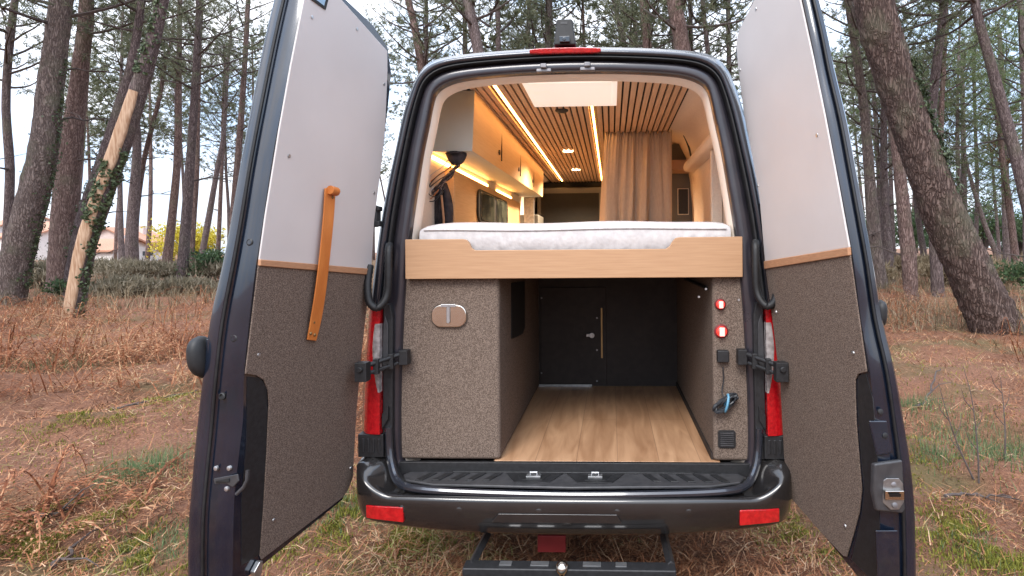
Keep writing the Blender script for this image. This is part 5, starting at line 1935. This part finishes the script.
def house(label, px, d, w, l, hw, hr, wallm, rot=.0):
    x_ = CX + (px - 611) / F * d
    y_ = d - D
    root = empty('house', (x_, y_, gzs(x_, y_)))
    root.rotation_euler = (0, 0, rot)
    tag(root, label, 'house', 'houses beyond the left trees')
    mb = MB()
    mb.prism([(-w / 2, -l / 2, -.4), (w / 2, -l / 2, -.4), (w / 2, -l / 2, hw), (0, -l / 2, hr), (-w / 2, -l / 2, hw)], (0, l, 0))
    wall = mb.build('wall', wallm, root, sharp=20)
    mb = MB()
    for s in (-1, 1):
        a, b_ = Vector((s * (w / 2 + .35), 0, hw - .28)), Vector((0, 0, hr + .04))
        mb.prism([(a.x, -l / 2 - .35, a.z), (b_.x, -l / 2 - .35, b_.z), (b_.x, l / 2 + .35, b_.z), (a.x, l / 2 + .35, a.z)], (0, 0, .16))
    rf = mb.build('roof', M['roof_tile'], root, sharp=20)
    MB().box((w * .18 - .3, l * .1, hr - 1.2), (w * .18 + .3, l * .1 + .6, hr + .5)).build('chimney', wallm, rf)
    for sx in (-.25, .25):
        wn = MB().box((sx * w - .5, -l / 2 - .03, hw * .42), (sx * w + .5, -l / 2 - .006, hw * .80)).build('window', M['shutter'], root)
        MB().box((sx * w - .6, -l / 2 - .06, hw * .42 - .1), (sx * w + .6, -l / 2 - .01, hw * .42 - .01)).build('sill', M['house_white'], wn)


house('white house with a terracotta roof far off between the two thick left trunks', 44, 62, 9, 8, 2.7, 4.3, M['house_white'], R(70))
house('pale pink gabled house far off right of the broken leaning trunk', 113, 60, 4.8, 7, 2.1, 3.4, M['house_pink'], R(12))
house('low white house with orange roof at the far left edge', 4, 66, 9, 7, 3.4, 5.4, M['house_white'], R(62))
house('low shed with an orange roof in front of the pale pink house', 104, 50, 4.2, 4, 1.1, 1.9, M['house_white'], R(80))

# ================================================================== LIGHT
w = bpy.data.worlds.new('World')
SC.world = w
w.use_nodes = True
nt = w.node_tree
N, L = nt.nodes, nt.links
bg = N['Background']
SUN_EL, SUN_AZ = R(46), R(194)       # azimuth measured clockwise from +y (forward)
sky = N.new('ShaderNodeTexSky')
sky.sky_type = 'NISHITA'
sky.sun_disc = False
sky.sun_elevation = SUN_EL
sky.sun_rotation = SUN_AZ
sky.dust_density = 2.0
tc = N.new('ShaderNodeTexCoord')
nz = N.new('ShaderNodeTexNoise')
nz.inputs['Scale'].default_value = 2.6
nz.inputs['Detail'].default_value = 7
nz.inputs['Roughness'].default_value = .6
mp = N.new('ShaderNodeMapping')
mp.inputs['Scale'].default_value = (1, 1, 2.2)
L.new(tc.outputs['Generated'], mp.inputs['Vector'])
L.new(mp.outputs[0], nz.inputs['Vector'])
mr = N.new('ShaderNodeMapRange')
mr.inputs[1].default_value, mr.inputs[2].default_value = .40, .58
mr.inputs[3].default_value, mr.inputs[4].default_value = 0., 1.
L.new(nz.outputs['Fac'], mr.inputs[0])
# overcast sky: cloud is far brighter overhead than low down (CIE overcast law), blue shows in the gaps
sp = N.new('ShaderNodeSeparateXYZ')
L.new(tc.outputs['Generated'], sp.inputs[0])
lum = N.new('ShaderNodeMapRange')
lum.inputs[1].default_value, lum.inputs[2].default_value = 0., 1.
lum.inputs[3].default_value, lum.inputs[4].default_value = .56, 1.55
L.new(sp.outputs['Z'], lum.inputs[0])
cc = N.new('ShaderNodeMixRGB')
cc.inputs[1].default_value = (5.6, 7.3, 9.9, 1)
cc.inputs[2].default_value = (9.6, 9.7, 10.2, 1)
L.new(mr.outputs[0], cc.inputs[0])
mx = N.new('ShaderNodeMixRGB')
mx.blend_type = 'MULTIPLY'
mx.inputs[0].default_value = 1
L.new(cc.outputs[0], mx.inputs[1])
L.new(lum.outputs[0], mx.inputs[2])
ad = N.new('ShaderNodeMixRGB')
ad.inputs[0].default_value = .85
L.new(sky.outputs[0], ad.inputs[1])
L.new(mx.outputs[0], ad.inputs[2])
L.new(ad.outputs[0], bg.inputs['Color'])
bg.inputs['Strength'].default_value = .13

sl = bpy.data.lights.new('sun', 'SUN')
sl.energy = 1.5
sl.angle = R(25)
sl.color = (1., .95, .88)
so = bpy.data.objects.new('sun', sl)
COL.objects.link(so)
sv = Vector((math.sin(SUN_AZ) * math.cos(SUN_EL), math.cos(SUN_AZ) * math.cos(SUN_EL), math.sin(SUN_EL)))
so.rotation_euler = sv.to_track_quat('Z', 'Y').to_euler()

SC.view_settings.view_transform = 'Standard'
SC.view_settings.look = 'None'
SC.view_settings.exposure = 1.05
SC.view_settings.gamma = 1
SC.view_settings.use_curve_mapping = False
SC.render.engine = 'CYCLES'
SC.cycles.use_denoising = True
SC.cycles.max_bounces = 7
SC.cycles.diffuse_bounces = 4
SC.cycles.caustics_reflective = False
SC.cycles.caustics_refractive = False
SC.cycles.sample_clamp_indirect = 6

for q in SPOTS:
    ld = bpy.data.lights.new('ceiling_spot', 'SPOT')
    ld.energy = 100
    ld.color = (1., .74, .48)
    ld.spot_size = R(150)
    ld.spot_blend = .6
    ld.shadow_soft_size = .035
    lo = bpy.data.objects.new('ceiling_spot', ld)
    COL.objects.link(lo)
    lo.location = q - Vector((0, 0, .02))
